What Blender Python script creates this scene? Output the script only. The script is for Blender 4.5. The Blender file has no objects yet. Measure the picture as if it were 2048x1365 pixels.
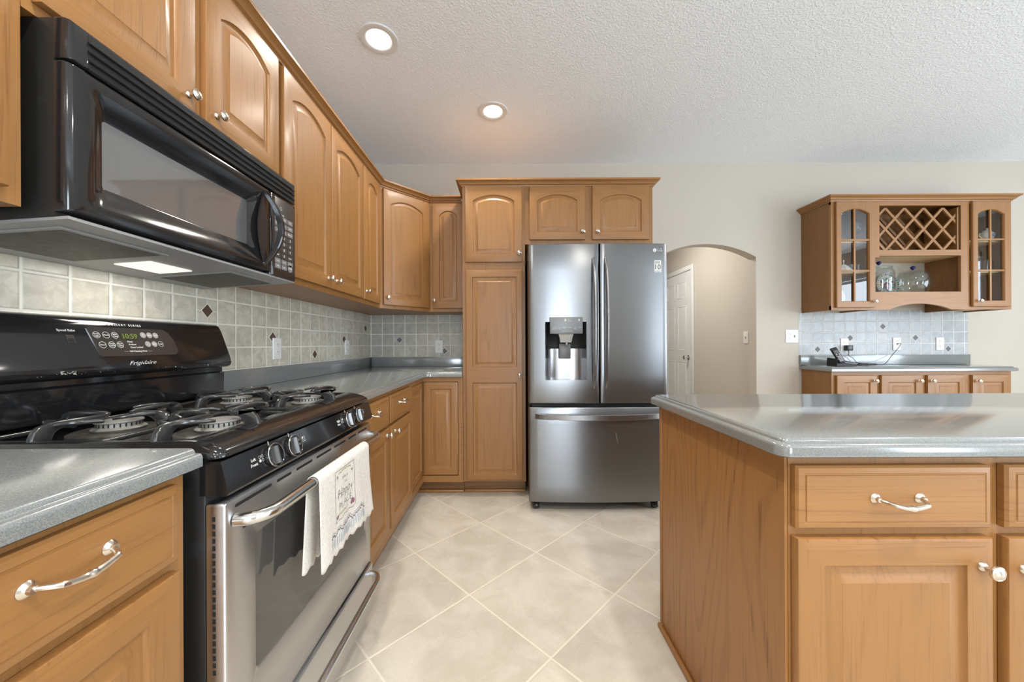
import bpy, bmesh, math, random
from mathutils import Vector, Matrix
random.seed(7)
PI = math.pi
S = bpy.context.scene
COL = S.collection

# ------------------------------------------------------------------ camera, world, light, exposure
F, CX, CY, ROLL, H = 720.0, 1015.0, 688.5, 0.0045, 1.115
cam = bpy.data.cameras.new('camera')
cam.sensor_fit = 'HORIZONTAL'
cam.sensor_width = 36.0
cam.lens = F / 2048 * 36.0
cam.shift_x = (1024 - CX) / 2048
cam.shift_y = (CY - 682.5) / 2048
cam.clip_start = 0.02
camo = bpy.data.objects.new('camera', cam)
COL.objects.link(camo)
camo.location = (0, 0, H)
camo.rotation_euler = (PI / 2, ROLL, 0)
S.camera = camo

world = bpy.data.worlds.new('sky')
S.world = world
world.use_nodes = True
bg = world.node_tree.nodes['Background']
bg.inputs[0].default_value = (0.78, 0.88, 1.0, 1)
bg.inputs[1].default_value = 1.0
S.view_settings.view_transform = 'Standard'
S.view_settings.look = 'None'
S.view_settings.gamma = 1.0
S.view_settings.exposure = 0.40
S.view_settings.use_curve_mapping = False

YW, XL, ZC = 3.258, -1.244, 2.746          # back wall, left tile face, ceiling
XR, YF = 6.2, -4.4                          # right wall, wall behind the camera


def area(name, loc, rot, sx, sy, power, color, spread=PI):
    l = bpy.data.lights.new(name, 'AREA')
    l.shape = 'RECTANGLE'
    l.size, l.size_y = sx, sy
    l.energy = power
    l.color = color
    l.spread = spread
    o = bpy.data.objects.new(name, l)
    COL.objects.link(o)
    o.location = loc
    o.rotation_euler = rot
    return o


DAY = (0.77, 0.885, 1.0)
WARM = (1.0, 0.945, 0.86)
# added area lamps standing for daylight at unseen windows, tilted up for the ceiling
area('daylight_fill_right', (XR - 0.03, -0.5, 1.35), (0, math.radians(112), 0), 1.9, 3.4, 130, DAY)
area('daylight_fill_behind', (0.60, YF + 0.03, 1.30), (math.radians(116), 0, 0), 1.0, 2.1, 92, DAY)
area('daylight_fill_corner', (5.5, YF + 0.03, 1.30), (math.radians(104), 0, 0), 1.0, 2.1, 60, DAY)


def at(u, v, Y):
    du, dv = u - CX, v - CY
    return Vector(((du - ROLL * dv) * Y / F, Y, H - (dv + ROLL * du) * Y / F))


def atx(u, v, X):
    du, dv = u - CX, v - CY
    Y = X * F / (du - ROLL * dv)
    return Vector((X, Y, H - (dv + ROLL * du) * Y / F))


# ------------------------------------------------------------------ node helpers / materials
class NT:
    def __init__(s, m):
        m.use_nodes = True
        s.t = m.node_tree
        s.t.nodes.clear()
        s.out = s.t.nodes.new('ShaderNodeOutputMaterial')

    def n(s, typ, ins=None, **props):
        nd = s.t.nodes.new('ShaderNode' + typ)
        for k, v in props.items():
            setattr(nd, k, v)
        for k, v in (ins or {}).items():
            sock = nd.inputs[k]
            if isinstance(v, bpy.types.NodeSocket):
                s.t.links.new(v, sock)
            else:
                sock.default_value = v
        return nd

    def math(s, op, a, b=0.0, c=None):
        i = {0: a, 1: b}
        if c is not None:
            i[2] = c
        return s.n('Math', i, operation=op).outputs[0]

    def mix(s, fac, a, b):
        nd = s.t.nodes.new('ShaderNodeMix')
        nd.data_type = 'RGBA'
        for sock, v in ((nd.inputs[0], fac), (nd.inputs[6], a), (nd.inputs[7], b)):
            if isinstance(v, bpy.types.NodeSocket):
                s.t.links.new(v, sock)
            else:
                sock.default_value = v
        return nd.outputs[2]

    def ramp(s, fac, a, b):
        return s.n('MapRange', {0: fac, 1: a, 2: b, 3: 0.0, 4: 1.0}, interpolation_type='SMOOTHSTEP').outputs[0]

    def bsdf(s, **ins):
        nd = s.n('BsdfPrincipled', {k.replace('_', ' '): v for k, v in ins.items()})
        s.t.links.new(nd.outputs[0], s.out.inputs[0])
        return nd

    def bump(s, h, strength, dist):
        return s.n('Bump', {'Height': h, 'Strength': strength, 'Distance': dist}).outputs[0]


def c4(c):
    return (c[0], c[1], c[2], 1.0)


def plain(name, col, rough=0.5, metal=0.0, **kw):
    m = bpy.data.materials.new(name)
    t = NT(m)
    tc = t.n('TexCoord').outputs['Object']
    nz = t.n('TexNoise', {'Vector': tc, 'Scale': 45.0, 'Detail': 3.0})
    d = tuple(max(0.0, x * 0.93) for x in col)
    colr = t.mix(nz.outputs[0], c4(d), c4(col))
    r = t.n('MapRange', {0: nz.outputs[0], 1: 0.3, 2: 0.7, 3: rough * 0.9, 4: min(1.0, rough * 1.1)}).outputs[0]
    t.bsdf(Base_Color=colr, Roughness=r, Metallic=metal, **kw)
    return m


def wood(name, horiz=False, tone=1.0, strong=0.26, sc=(7.0, 0.55), waves=58.0, lo=0.0):
    m = bpy.data.materials.new(name)
    t = NT(m)
    tc = t.n('TexCoord').outputs['Object']
    oi = t.n('ObjectInfo').outputs['Random']
    off = t.n('CombineXYZ', {0: t.math('MULTIPLY', oi, 37.0), 1: t.math('MULTIPLY', oi, 19.0), 2: t.math('MULTIPLY', oi, 53.0)}).outputs[0]
    p = t.n('VectorMath', {0: tc, 1: off}, operation='ADD').outputs[0]
    sc1 = (0.5, 0.5, 7.0) if horiz else (sc[0], sc[0], sc[1])
    sc2 = (4.0, 4.0, 160.0) if horiz else (160.0, 160.0, 4.5)
    p1 = t.n('VectorMath', {0: p, 1: sc1}, operation='MULTIPLY').outputs[0]
    p2 = t.n('VectorMath', {0: p, 1: sc2}, operation='MULTIPLY').outputs[0]
    n1 = t.n('TexNoise', {'Vector': p1, 'Scale': 1.0, 'Detail': 1.5, 'Roughness': 0.45, 'Distortion': 0.25}).outputs[0]
    band = t.math('SINE', t.math('MULTIPLY', n1, waves))
    band = t.ramp(band, lo, 1.0)
    n2 = t.n('TexNoise', {'Vector': p2, 'Scale': 1.0, 'Detail': 3.0, 'Roughness': 0.6}).outputs[0]
    pore = t.ramp(n2, 0.50, 0.72)
    n3 = t.n('TexNoise', {'Vector': p1, 'Scale': 0.5, 'Detail': 2.0}).outputs[0]
    fac = t.math('ADD', t.math('MULTIPLY', t.math('MULTIPLY', band, t.math('ADD', 0.45, pore)), strong), t.math('MULTIPLY', pore, 0.30))
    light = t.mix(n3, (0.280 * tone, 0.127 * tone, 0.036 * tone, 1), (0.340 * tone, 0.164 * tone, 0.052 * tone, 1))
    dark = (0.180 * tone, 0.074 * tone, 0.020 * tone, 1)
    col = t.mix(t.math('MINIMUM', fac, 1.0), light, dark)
    val = t.n('MapRange', {0: oi, 1: 0.0, 2: 1.0, 3: 0.95, 4: 1.06}).outputs[0]
    col = t.n('HueSaturation', {'Color': col, 'Value': val}).outputs[0]
    nb = t.bump(t.math('MULTIPLY', pore, -1.0), 0.12, 0.002)
    t.bsdf(Base_Color=col, Roughness=0.43, Normal=nb, Coat_Weight=0.10, Coat_Roughness=0.2)
    return m


OAK = wood('oak_vertical_grain')
OAKH = wood('oak_horizontal_grain', True)
OAKP = wood('oak_panel_bold_grain', False, 1.12, 0.62, (3.6, 0.75), 95.0, 0.25)  # same oak; brighter light on the island's side is put into its tone
OAKD = wood('oak_shaded_veneer', False, 0.78, 0.3)  # oak darkened: shade of hutch sides and interior put into the colour
OAKI = plain('maple_interior_veneer', (0.66, 0.46, 0.24), 0.45)
TOE = wood('oak_toe_board', True, 0.72, 0.7)


def counter_mat():
    m = bpy.data.materials.new('blue_grey_speckled_counter')
    t = NT(m)
    tc = t.n('TexCoord').outputs['Object']
    a = t.n('TexNoise', {'Vector': tc, 'Scale': 620.0, 'Detail': 4.0, 'Roughness': 0.7}).outputs[0]
    b = t.n('TexVoronoi', {'Vector': tc, 'Scale': 520.0}).outputs[0]
    col = t.mix(t.ramp(a, 0.40, 0.62), (0.150, 0.166, 0.172, 1), (0.250, 0.262, 0.254, 1))
    col = t.mix(t.math('MULTIPLY', t.ramp(b, 0.22, 0.05), 0.5), col, (0.42, 0.45, 0.45, 1))
    t.bsdf(Base_Color=col, Roughness=0.20, Coat_Weight=0.9, Coat_Roughness=0.11, Coat_IOR=1.6)
    return m


COUNTER = counter_mat()


def tile_mat(name, axis, o, pitch, zo, zp, ca, cb, grout):
    """square wall tiles on a plane: axis 0 = runs along X, 1 = runs along Y"""
    m = bpy.data.materials.new(name)
    t = NT(m)
    tc = t.n('TexCoord').outputs['Object']
    sp = t.n('SeparateXYZ', {0: tc})
    p = t.math('DIVIDE', t.math('SUBTRACT', sp.outputs[axis], o), pitch)
    q = t.math('DIVIDE', t.math('SUBTRACT', sp.outputs[2], zo), zp)
    fp, fq = t.math('FRACT', p), t.math('FRACT', q)
    ep = t.math('MINIMUM', fp, t.math('SUBTRACT', 1.0, fp))
    eq = t.math('MINIMUM', fq, t.math('SUBTRACT', 1.0, fq))
    wob = t.n('TexNoise', {'Vector': tc, 'Scale': 60.0, 'Detail': 2.0}).outputs[0]
    e = t.math('ADD', t.math('MINIMUM', ep, eq), t.math('MULTIPLY', t.math('SUBTRACT', wob, 0.5), 0.012))
    tile = t.ramp(e, 0.024, 0.036)
    cell = t.n('CombineXYZ', {0: t.math('FLOOR', p), 1: t.math('FLOOR', q), 2: 3.0}).outputs[0]
    rnd = t.n('TexWhiteNoise', {'Vector': cell}, noise_dimensions='3D').outputs[0]
    off = t.n('VectorMath', {0: cell, 1: (3.7, 5.1, 1.0)}, operation='MULTIPLY').outputs[0]
    pp = t.n('VectorMath', {0: tc, 1: off}, operation='ADD').outputs[0]
    nz = t.n('TexNoise', {'Vector': pp, 'Scale': 22.0, 'Detail': 5.0, 'Roughness': 0.65, 'Distortion': 0.6}).outputs[0]
    nz2 = t.n('TexNoise', {'Vector': pp, 'Scale': 7.0, 'Detail': 2.0}).outputs[0]
    body = t.mix(t.ramp(nz, 0.35, 0.68), c4(ca), c4(cb))
    body = t.mix(t.math('MULTIPLY', t.ramp(nz2, 0.5, 0.75), 0.35), body, (cb[0] * 1.02, cb[1] * 0.93, cb[2] * 0.76, 1))
    body = t.n('HueSaturation', {'Color': body, 'Value': t.n('MapRange', {0: rnd, 1: 0, 2: 1, 3: 0.93, 4: 1.05}).outputs[0]}).outputs[0]
    col = t.mix(tile, c4(grout), body)
    hgt = t.math('ADD', t.ramp(e, 0.02, 0.07), t.math('MULTIPLY', nz, 0.06))
    rough = t.n('MapRange', {0: tile, 1: 0, 2: 1, 3: 0.85, 4: 0.32}).outputs[0]
    t.bsdf(Base_Color=col, Roughness=rough, Normal=t.bump(hgt, 0.5, 0.003))
    return m


GROUT = (0.80, 0.78, 0.70)
TILE_L = tile_mat('beige_tile_left', 1, 0.9208, 0.10385, 1.003, 0.102, (0.50, 0.475, 0.395), (0.66, 0.63, 0.54), GROUT)
TILE_B = tile_mat('grey_tile_back', 0, -1.232, 0.1019, 1.003, 0.102, (0.43, 0.415, 0.37), (0.55, 0.535, 0.48), GROUT)
TILE_H = tile_mat('pale_tile_hutch', 0, 2.657, 0.0985, 1.003, 0.102, (0.37, 0.385, 0.40), (0.46, 0.475, 0.49), (0.72, 0.72, 0.71))


def floor_mat():
    m = bpy.data.materials.new('beige_floor_tile')
    t = NT(m)
    tc = t.n('TexCoord').outputs['Object']
    sp = t.n('SeparateXYZ', {0: tc})
    dx = t.math('SUBTRACT', sp.outputs[0], 0.149)
    dy = t.math('SUBTRACT', sp.outputs[1], 1.9215)
    k = 1.0 / (0.4572 * math.sqrt(2))
    p = t.math('MULTIPLY', t.math('ADD', dx, dy), k)
    q = t.math('MULTIPLY', t.math('SUBTRACT', dy, dx), k)
    fp, fq = t.math('FRACT', p), t.math('FRACT', q)
    e = t.math('MINIMUM', t.math('MINIMUM', fp, t.math('SUBTRACT', 1.0, fp)), t.math('MINIMUM', fq, t.math('SUBTRACT', 1.0, fq)))
    tile = t.ramp(e, 0.0065, 0.0105)
    cell = t.n('CombineXYZ', {0: t.math('FLOOR', p), 1: t.math('FLOOR', q), 2: 1.0}).outputs[0]
    rnd = t.n('TexWhiteNoise', {'Vector': cell}, noise_dimensions='3D').outputs[0]
    pp = t.n('VectorMath', {0: tc, 1: t.n('VectorMath', {0: cell, 1: (4.3, 7.7, 2.0)}, operation='MULTIPLY').outputs[0]}, operation='ADD').outputs[0]
    n1 = t.n('TexNoise', {'Vector': pp, 'Scale': 5.0, 'Detail': 6.0, 'Roughness': 0.6, 'Distortion': 0.8}).outputs[0]
    n2 = t.n('TexNoise', {'Vector': pp, 'Scale': 120.0, 'Detail': 3.0}).outputs[0]
    n3 = t.n('TexNoise', {'Vector': pp, 'Scale': 3.2, 'Detail': 4.0, 'Distortion': 1.5}).outputs[0]
    vein = t.ramp(t.math('ABSOLUTE', t.math('SUBTRACT', n3, 0.5)), 0.012, 0.0)
    body = t.mix(t.ramp(n1, 0.3, 0.7), (0.54, 0.485, 0.400, 1), (0.66, 0.605, 0.520, 1))
    body = t.mix(t.math('MULTIPLY', t.ramp(n2, 0.45, 0.7), 0.22), body, (0.48, 0.43, 0.365, 1))
    body = t.mix(t.math('MULTIPLY', vein, 0.22), body, (0.72, 0.66, 0.57, 1))
    body = t.n('HueSaturation', {'Color': body, 'Value': t.n('MapRange', {0: rnd, 1: 0, 2: 1, 3: 0.95, 4: 1.04}).outputs[0]}).outputs[0]
    col = t.mix(tile, (0.74, 0.67, 0.57, 1), body)
    hgt = t.math('ADD', t.ramp(e, 0.004, 0.014), t.math('MULTIPLY', n1, 0.15))
    t.bsdf(Base_Color=col, Roughness=0.42, Normal=t.bump(hgt, 0.25, 0.003))
    return m


FLOOR = floor_mat()


def paint(name, col, scale, strength, dist, rough=0.8):
    m = bpy.data.materials.new(name)
    t = NT(m)
    tc = t.n('TexCoord').outputs['Object']
    a = t.n('TexNoise', {'Vector': tc, 'Scale': scale, 'Detail': 4.0, 'Roughness': 0.6}).outputs[0]
    t.bsdf(Base_Color=c4(col), Roughness=rough, Normal=t.bump(a, strength, dist))
    return m


WALL = paint('beige_wall_paint', (0.545, 0.500, 0.430), 180.0, 0.08, 0.001)


def ceil_mat():
    m = bpy.data.materials.new('knockdown_ceiling')
    t = NT(m)
    tc = t.n('TexCoord').outputs['Object']
    a = t.n('TexNoise', {'Vector': tc, 'Scale': 90.0, 'Detail': 3.0, 'Roughness': 0.55}).outputs[0]
    h = t.ramp(a, 0.46, 0.62)
    t.bsdf(Base_Color=(0.87, 0.90, 0.935, 1), Roughness=0.85, Normal=t.bump(h, 0.42, 0.005))
    return m


CEIL = ceil_mat()
BLACK = plain('gloss_black_enamel', (0.012, 0.012, 0.013), 0.11, Coat_Weight=0.3, Coat_Roughness=0.05)
BLACKM = plain('satin_black', (0.018, 0.018, 0.018), 0.38)
BLACKP = plain('black_plastic', (0.02, 0.02, 0.022), 0.25)
DARKGAP = plain('dark_recess', (0.006, 0.006, 0.006), 0.7)
IRON = plain('glossy_cast_iron', (0.028, 0.028, 0.029), 0.22, 0.0, Coat_Weight=0.6, Coat_Roughness=0.1)
ALU = plain('worn_aluminium', (0.42, 0.41, 0.39), 0.48, 0.65)
PAN = plain('greasy_burner_pan', (0.05, 0.045, 0.04), 0.35)
NICKEL = plain('satin_nickel', (0.72, 0.66, 0.58), 0.24, 1.0)
CHROME = plain('polished_steel', (0.70, 0.70, 0.69), 0.17, 1.0)
WHITE = plain('white_plastic', (0.80, 0.80, 0.78), 0.35)
WHITEP = plain('white_door_paint', (0.74, 0.74, 0.73), 0.4)
INK = plain('white_print', (0.62, 0.62, 0.60), 0.5)
INKD = plain('dark_print', (0.03, 0.03, 0.035), 0.6)
GREYKEY = plain('grey_key', (0.20, 0.20, 0.20), 0.4)
GREYP = plain('grey_painted_steel', (0.40, 0.40, 0.405), 0.42, 0.4)
MESHF = plain('greasy_filter_mesh', (0.11, 0.10, 0.09), 0.5, 0.4)
COBALT = plain('cobalt_glass', (0.012, 0.014, 0.12), 0.08)
PORC = plain('white_porcelain', (0.78, 0.76, 0.70), 0.2)
SLATE = plain('brown_slate_inset', (0.10, 0.062, 0.043), 0.6)
SLATEG = plain('grey_slate_inset', (0.15, 0.15, 0.16), 0.55)
GROUTM = plain('grout', GROUT, 0.85)


def steel(name, col, rough, aniso=0.75, streak=(2.0, 2.0, 300.0)):
    m = bpy.data.materials.new(name)
    t = NT(m)
    tc = t.n('TexCoord').outputs['Object']
    p = t.n('VectorMath', {0: tc, 1: streak}, operation='MULTIPLY').outputs[0]
    a = t.n('TexNoise', {'Vector': p, 'Scale': 1.0, 'Detail': 3.0}).outputs[0]
    colr = t.mix(a, c4(tuple(x * 0.92 for x in col)), c4(tuple(x * 1.06 for x in col)))
    tg = t.n('Tangent', direction_type='RADIAL', axis='Z').outputs[0]
    t.bsdf(Base_Color=colr, Metallic=1.0, Roughness=t.n('MapRange', {0: a, 1: 0.2, 2: 0.8, 3: rough * 0.92, 4: rough * 1.08}).outputs[0],
           Anisotropic=aniso, Anisotropic_Rotation=0.25, Tangent=tg)
    return m


STEEL = steel('brushed_stainless', (0.62, 0.63, 0.64), 0.34)
DSTEEL = steel('dark_brushed_stainless', (0.23, 0.234, 0.242), 0.30)
DSTEELH = plain('dark_handle_steel', (0.33, 0.33, 0.34), 0.30, 1.0)
DGLASS = plain('oven_window_glass', (0.05, 0.048, 0.046), 0.07, Specular_IOR_Level=1.0)
MWGLASS = plain('grey_microwave_glass', (0.115, 0.115, 0.118), 0.04, 0.0, Specular_IOR_Level=1.0, Coat_Weight=1.0, Coat_Roughness=0.03, Coat_IOR=1.9)


def glass_mat(name, tint=(0.96, 0.98, 0.98), refl=0.10, rough=0.0):
    m = bpy.data.materials.new(name)
    t = NT(m)
    tr = t.n('BsdfTransparent', {0: c4(tint)})
    gl = t.n('BsdfGlossy', {'Color': (1, 1, 1, 1), 'Roughness': rough})
    lw = t.n('LayerWeight', {'Blend': 0.25}).outputs['Facing']
    fac = t.math('ADD', refl, t.math('MULTIPLY', t.math('POWER', lw, 3.0), 0.6))
    mx = t.n('MixShader', {0: fac, 1: tr.outputs[0], 2: gl.outputs[0]})
    t.t.links.new(mx.outputs[0], t.out.inputs[0])
    return m


PANE = glass_mat('cabinet_pane_glass', (0.86, 0.88, 0.89), 0.085)
CLEAR = glass_mat('clear_jar_glass', (0.89, 0.91, 0.905), 0.045)
SMOKE = glass_mat('smoky_knob_glass', (0.55, 0.55, 0.55), 0.14, 0.05)


def emis(name, col, strength):
    m = bpy.data.materials.new(name)
    t = NT(m)
    e = t.n('Emission', {'Color': c4(col), 'Strength': strength})
    t.t.links.new(e.outputs[0], t.out.inputs[0])
    return m


LAMP = emis('lamp_diffuser_glow', (1.0, 0.95, 0.86), 9.0)
HOODLAMP = emis('hood_lens_glow', (1.0, 0.93, 0.80), 0.9)
LED = emis('green_clock_digits', (0.62, 0.72, 0.24), 0.32)


def towel_mat():
    m = bpy.data.materials.new('embossed_cotton')
    t = NT(m)
    tc = t.n('TexCoord').outputs['Object']
    a = t.n('TexVoronoi', {'Vector': tc, 'Scale': 62.0}, feature='SMOOTH_F1').outputs[0]
    ring = t.math('SINE', t.math('MULTIPLY', a, 26.0))
    w = t.n('TexNoise', {'Vector': tc, 'Scale': 500.0, 'Detail': 2.0}).outputs[0]
    col = t.mix(t.ramp(ring, 0.2, 0.9), (0.69, 0.655, 0.605, 1), (0.62, 0.59, 0.55, 1))
    h = t.math('ADD', t.math('MULTIPLY', ring, 0.5), t.math('MULTIPLY', w, 0.4))
    t.bsdf(Base_Color=col, Roughness=0.9, Normal=t.bump(h, 0.35, 0.0015), Sheen_Weight=0.2)
    return m


TOWEL = towel_mat()

# ------------------------------------------------------------------ mesh builder
OFF = {}


class Fr:
    """front plane: a runs along A, b up, c outward along N = A x Z"""
    def __init__(s, o, ang):
        s.o = Vector(o)
        s.A = Vector((math.cos(ang), math.sin(ang), 0))
        s.N = Vector((math.sin(ang), -math.cos(ang), 0))

    def __call__(s, p):
        return s.o + s.A * p[0] + Vector((0, 0, p[1])) + s.N * p[2]


class MB:
    def __init__(s):
        s.v, s.f, s.m, s.s = [], [], [], []

    def add(s, verts, faces, mi=0, sm=False):
        o = len(s.v)
        s.v += [Vector(p) for p in verts]
        for f in faces:
            s.f.append([i + o for i in f])
            s.m.append(mi)
            s.s.append(sm)
        return s

    def box(s, x0, x1, y0, y1, z0, z1, mi=0, b=0.0, seg=2):
        if x1 < x0: x0, x1 = x1, x0
        if y1 < y0: y0, y1 = y1, y0
        if z1 < z0: z0, z1 = z1, z0
        if b <= 0:
            v = [(x0, y0, z0), (x1, y0, z0), (x1, y1, z0), (x0, y1, z0), (x0, y0, z1), (x1, y0, z1), (x1, y1, z1), (x0, y1, z1)]
            f = [(0, 3, 2, 1), (4, 5, 6, 7), (0, 1, 5, 4), (1, 2, 6, 5), (2, 3, 7, 6), (3, 0, 4, 7)]
            return s.add(v, f, mi)
        bm = bmesh.new()
        bmesh.ops.create_cube(bm, size=1.0)
        for w in bm.verts:
            w.co = Vector(((x0 + x1) / 2 + w.co.x * (x1 - x0), (y0 + y1) / 2 + w.co.y * (y1 - y0), (z0 + z1) / 2 + w.co.z * (z1 - z0)))
        b = min(b, 0.49 * min(x1 - x0, y1 - y0, z1 - z0))
        bmesh.ops.bevel(bm, geom=bm.edges[:], offset=b, segments=seg, affect='EDGES', profile=0.5)
        return s.bm(bm, mi, True)

    def bm(s, bm, mi=0, sm=False):
        bm.verts.index_update()
        s.add([w.co.copy() for w in bm.verts], [[w.index for w in f.verts] for f in bm.faces], mi, sm)
        bm.free()
        return s

    def loops(s, loops, mi=0, sm=False, cap0=False, cap1=False, closed=True, mis=None):
        n = len(loops[0])
        o = len(s.v)
        for L in loops:
            s.v += [Vector(p) for p in L]
        for i in range(len(loops) - 1):
            for j in range(n if closed else n - 1):
                k = (j + 1) % n
                s.f.append([o + i * n + j, o + i * n + k, o + (i + 1) * n + k, o + (i + 1) * n + j])
                s.m.append(mis[i] if mis else mi)
                s.s.append(sm)
        if cap0:
            s.f.append([o + j for j in reversed(range(n))]); s.m.append(mi); s.s.append(False)
        if cap1:
            q = o + (len(loops) - 1) * n
            s.f.append([q + j for j in range(n)]); s.m.append(mis[-1] if mis else mi); s.s.append(False)
        return s

    def lathe(s, prof, c=(0, 0, 0), ax=(0, 0, 1), n=24, mi=0, cap0=True, cap1=True, sm=True):
        ax = Vector(ax).normalized()
        t = Vector((0, 0, 1)) if abs(ax.z) < 0.9 else Vector((1, 0, 0))
        U = t.cross(ax).normalized()
        W = ax.cross(U)
        c = Vector(c)
        L = [[c + ax * h + (U * math.cos(2 * PI * j / n) + W * math.sin(2 * PI * j / n)) * r for j in range(n)] for r, h in prof]
        return s.loops(L, mi, sm, cap0, cap1)

    def tube(s, pts, r, n=10, mi=0, caps=True, flat=None):
        """flat = (w, h, up) sweeps a rounded rectangle instead of a circle"""
        P = [Vector(p) for p in pts]
        R = r if isinstance(r, (list, tuple)) else [r] * len(P)
        L = []
        prev = None
        for i, p in enumerate(P):
            d = (P[min(i + 1, len(P) - 1)] - P[max(i - 1, 0)]).normalized()
            if prev is None:
                up = Vector((0, 0, 1)) if abs(d.z) < 0.9 else Vector((1, 0, 0))
                if flat: up = Vector(flat[2])
                U = d.cross(up).normalized()
            else:
                U = (prev - d * prev.dot(d)).normalized()
            prev = U
            W = U.cross(d)
            if flat:
                hw, hh = flat[0] / 2, flat[1] / 2
                k = R[i]
                q = 0.35 * min(hw, hh)
                sec = [(-hw, -hh + q), (-hw + q, -hh), (hw - q, -hh), (hw, -hh + q), (hw, hh - q), (hw - q, hh), (-hw + q, hh), (-hw, hh - q)]
                L.append([p + U * (a * k) - W * (b * k) for a, b in sec])
            else:
                L.append([p + (U * math.cos(2 * PI * j / n) - W * math.sin(2 * PI * j / n)) * R[i] for j in range(n)])
        return s.loops(L, mi, True, caps, caps)

    def prism(s, poly, h0, h1, axis='z', mi=0, sm=False):
        def P(a, b, h):
            return (a, b, h) if axis == 'z' else ((a, h, b) if axis == 'y' else (h, a, b))
        A = [P(a, b, h0) for a, b in poly]
        B = [P(a, b, h1) for a, b in poly]
        return s.loops([A, B], mi, sm, True, True)

    def text(s, body, fn, size, mi=0, align='CENTER', depth=0.0004, shear=0.0, sx=1.0, thin=0.0):
        cu = bpy.data.curves.new('lettering', 'FONT')
        cu.body = body
        cu.size = size
        cu.align_x = align
        cu.align_y = 'CENTER'
        cu.extrude = depth
        cu.shear = shear
        cu.offset = -thin * size
        cu.resolution_u = 3
        ob = bpy.data.objects.new('lettering', cu)
        COL.objects.link(ob)
        dg = bpy.context.evaluated_depsgraph_get()
        me = bpy.data.meshes.new_from_object(ob.evaluated_get(dg))
        s.add([fn((w.co.x * sx, w.co.y, w.co.z)) for w in me.vertices], [list(p.vertices) for p in me.polygons], mi)
        bpy.data.objects.remove(ob)
        bpy.data.curves.remove(cu)
        bpy.data.meshes.remove(me)
        return s

    def xf(s, fn):
        s.v = [fn(p) for p in s.v]
        return s

    def join(s, o):
        b = len(s.v)
        s.v += o.v
        s.f += [[i + b for i in f] for f in o.f]
        s.m += o.m
        s.s += o.s
        return s

    def build(s, name, mats, parent=None, label=None, sharp=35):
        off = OFF.get(parent.name, Vector()) if parent else Vector()
        me = bpy.data.meshes.new(name)
        me.from_pydata([p - off for p in s.v], [], s.f)
        for mt in (mats if isinstance(mats, (list, tuple)) else [mats]):
            me.materials.append(mt)
        me.polygons.foreach_set('material_index', s.m)
        me.polygons.foreach_set('use_smooth', s.s)
        me.validate()
        bm = bmesh.new()
        bm.from_mesh(me)
        bmesh.ops.remove_doubles(bm, verts=bm.verts, dist=1e-6)
        bmesh.ops.recalc_face_normals(bm, faces=bm.faces)
        bm.to_mesh(me)
        bm.free()
        me.set_sharp_from_angle(angle=math.radians(sharp))
        o = bpy.data.objects.new(name, me)
        COL.objects.link(o)
        if parent:
            o.parent = parent
        OFF[o.name] = off
        if label:
            o['label'] = label
        return o


def tag(o, label=None, cat=None, group=None, kind=None):
    if label: o['label'] = label
    if cat: o['category'] = cat
    if group: o['group'] = group
    if kind: o['kind'] = kind
    return o


def thing(name, label, cat, loc, group=None):
    o = bpy.data.objects.new(name, None)
    o.empty_display_size = 0.05
    COL.objects.link(o)
    o.location = loc
    OFF[o.name] = Vector(loc)
    return tag(o, label, cat, group)


def copy_thing(root, delta):
    def cp(o, par):
        c = o.copy()
        COL.objects.link(c)
        if par: c.parent = par
        for ch in o.children:
            cp(ch, c)
        return c
    r = cp(root, None)
    r.location = root.location + Vector(delta)
    OFF[r.name] = OFF[root.name] + Vector(delta)
    return r


# ------------------------------------------------------------------ room shell
def structure(name, mb, m):
    o = mb.build(name, m)
    o['kind'] = 'structure'
    return o


structure('floor', MB().box(XL - 0.2, XR + 0.2, YF - 0.2, 7.2, -0.06, 0.0), FLOOR)
structure('ceiling', MB().box(XL - 0.2, XR + 0.2, YF - 0.2, YW + 0.1, ZC, ZC + 0.08), CEIL)
structure('wall_left', MB().box(XL - 0.12, XL - 0.009, YF - 0.1, YW + 0.1, 0, ZC), WALL)
# back wall with an arched opening to the hall
AX0, AX1, ASP, APK, YH = 1.35, 2.252, 1.893, 2.012, YW + 0.102
wb = MB()
wb.box(XL - 0.12, AX0, YW, YH, 0, ZC)
wb.box(AX1, XR + 0.1, YW, YH, 0, ZC)
half, rise = (AX1 - AX0) / 2, APK - ASP
rad = (half * half + rise * rise) / (2 * rise)
arc = []
for i in range(33):
    x = AX0 + (AX1 - AX0) * i / 32
    arc.append((x, APK - rad + math.sqrt(max(0, rad * rad - (x - (AX0 + AX1) / 2) ** 2))))
for i in range(32):
    (xa, za), (xb, zb) = arc[i], arc[i + 1]
    wb.prism([(xa, za), (xb, zb), (xb, ZC), (xa, ZC)], YW, YH, 'y')
structure('wall_back', wb, WALL)
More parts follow.
